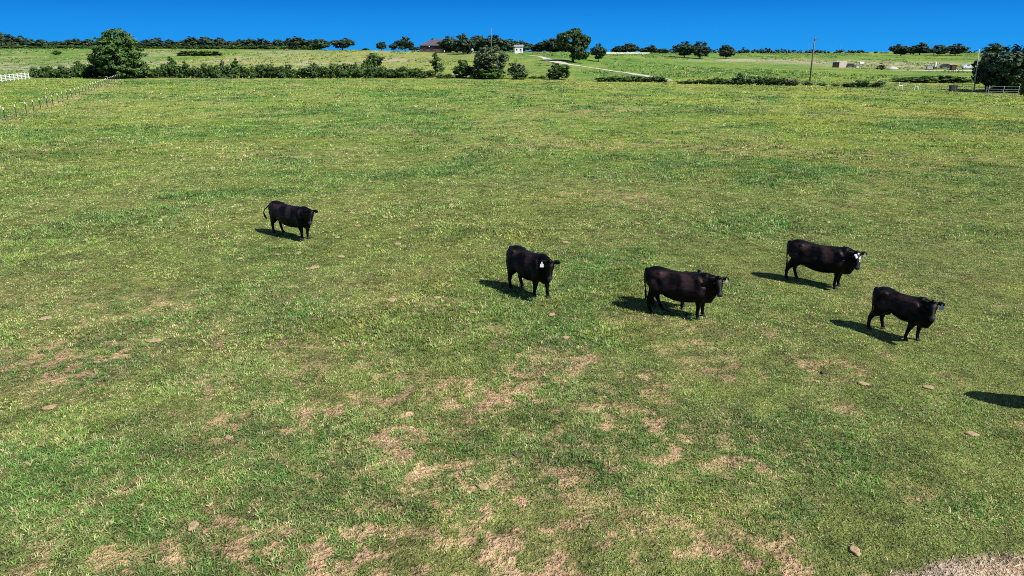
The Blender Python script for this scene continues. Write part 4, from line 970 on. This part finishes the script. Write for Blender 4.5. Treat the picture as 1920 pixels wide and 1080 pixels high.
# ------------------------------------------------------------------ dung pats, pale stones and stubble in the pasture
def pat_mesh(seed, mat):
    rr = random.Random(seed); rings = []; n = 16; ph = rr.uniform(0, 6)
    for i, (q, z) in enumerate(((1.0, -.02), (1.0, .02), (.86, .045), (.6, .055), (.35, .040), (.05, .05))):
        rings.append([Vector((.17 * q * math.cos(a) * (1 + .22 * math.sin(2 * a + ph) + .12 * math.sin(5 * a + ph * 2)) * 1.25, .17 * q * math.sin(a) * (1 + .2 * math.sin(3 * a + ph)), z + .012 * math.sin(4 * a + i * 1.7))) for a in [2 * math.pi * k / n for k in range(n)]])
    return MB().rings(rings).mesh('dung_pat', mat, True)
PATS = [pat_mesh(i, M_DUNG) for i in range(5)]; PATD = [pat_mesh(20 + i, M_FRESH) for i in range(2)]
def pat(px, py, s, label, dark=False, group='dried dung pats in the pasture', el=1.0, rz=None):
    p = at(px, py); o = link('dung_pat', random.choice(PATD if dark else PATS)); s *= .54 if p.y < 24 else .46; o.location = p + Vector((0, 0, .014)); o.scale = (s * el, s, .55); o.rotation_euler = (0, 0, random.uniform(0, 6) if rz is None else rz)
    tag(o, label, 'dung', group)
pat(93, 766, 1.0, 'long pale dung pat alone near the left picture edge', el=1.5, rz=.35)
pat(362, 988, .9, 'round pale dung pat at the lower left of the pasture')
pat(1603, 1036, .85, 'round grey dung pat near the dirt patch in the bottom right corner')
pat(906, 915, 1.0, 'pale dung pat in the sparse grass below the middle of the picture')
pat(887, 586, 1.1, 'pale dung pat left of the deep-bodied cow shadow')
pat(820, 559, 1.1, 'pale dung pat left of the white-tagged cow shadow'); pat(733, 564, 1.4, 'wide pale dung pat further left of the white-tagged cow')
pat(563, 449.5, 1.1, 'pale dung pat at the front hooves of the leftmost cow'); pat(1740, 728, .9, 'pale dung pat below the young cow nearest the camera')
pat(1822, 816, .9, 'pale dung pat below the shadow at the right picture edge'); pat(1618, 721, .9, 'pale dung pat below and left of the young cow'); pat(1545, 700, .8, 'dark dung pat below the young cow shadow', True)
pat(968, 852, .9, 'dark dung pat in the grass tuft below the middle', True); pat(290, 640, 1.5, 'wide pale dung pat on the left, left of the small ones'); pat(1035, 591, .9, 'pale dung pat below the white-tagged cow'); pat(1060, 634, .9, 'small pale dung pat in the grass below the white-tagged cow')
pat(85, 598, 1.3, 'pale dung pat high at the left picture edge'); pat(180, 681, .8, 'small white dung pat at the left'); pat(428, 822, .7, 'small pale dung pat in the lower left grass'); pat(20, 271, 3.0, 'pale clod by the wire fence at the left')
for px, py in ((846, 384), (780, 424), (672, 424), (690, 462), (745, 458), (722, 408), (890, 412), (812, 447), (905, 428), (632, 446), (590, 502), (600, 352), (560, 475), (520, 478), (660, 400), (860, 420), (955, 318), (640, 482), (850, 330), (450, 486), (1060, 455), (1120, 322), (930, 345), (610, 312), (1195, 420), (700, 330), (395, 395), (480, 375)):
    pat(px, py, random.uniform(1.0, 1.7), 'one of the small dried dung pats scattered right of the leftmost cow')

# straw litter on the bare corner
r_ = np.random.default_rng(11); n = 900
bx = r_.uniform(trk[0].x - .5, trk[-1].x, n); by = r_.uniform(7.5, 11.5, n); k = track_mask(bx, by) > .3; bx, by = bx[k], by[k]; n = len(bx)
aa = r_.uniform(0, math.pi, n); ll = r_.uniform(.03, .13, n); z0 = ground_z(bx, by) + .006; ww = .004
V = np.stack([np.stack([bx + s * np.cos(aa) * ll / 2 - t * np.sin(aa) * ww, by + s * np.sin(aa) * ll / 2 + t * np.cos(aa) * ww, z0 + (s > 0) * r_.uniform(0, .035, n)], -1) for s, t in ((-1, -1), (1, -1), (1, 1), (-1, 1))], 1).reshape(-1, 3)
M_STRAW = simple('straw', (.50, .42, .27), .8, var=.5, scale=9)
sm_ = mesh_np('straw_litter', V, np.arange(n * 4).reshape(-1, 4), M_STRAW)
tag(link('straw_litter', sm_), 'dead straw strewn over the bare dirt in the bottom right corner', 'straw', kind='stuff')
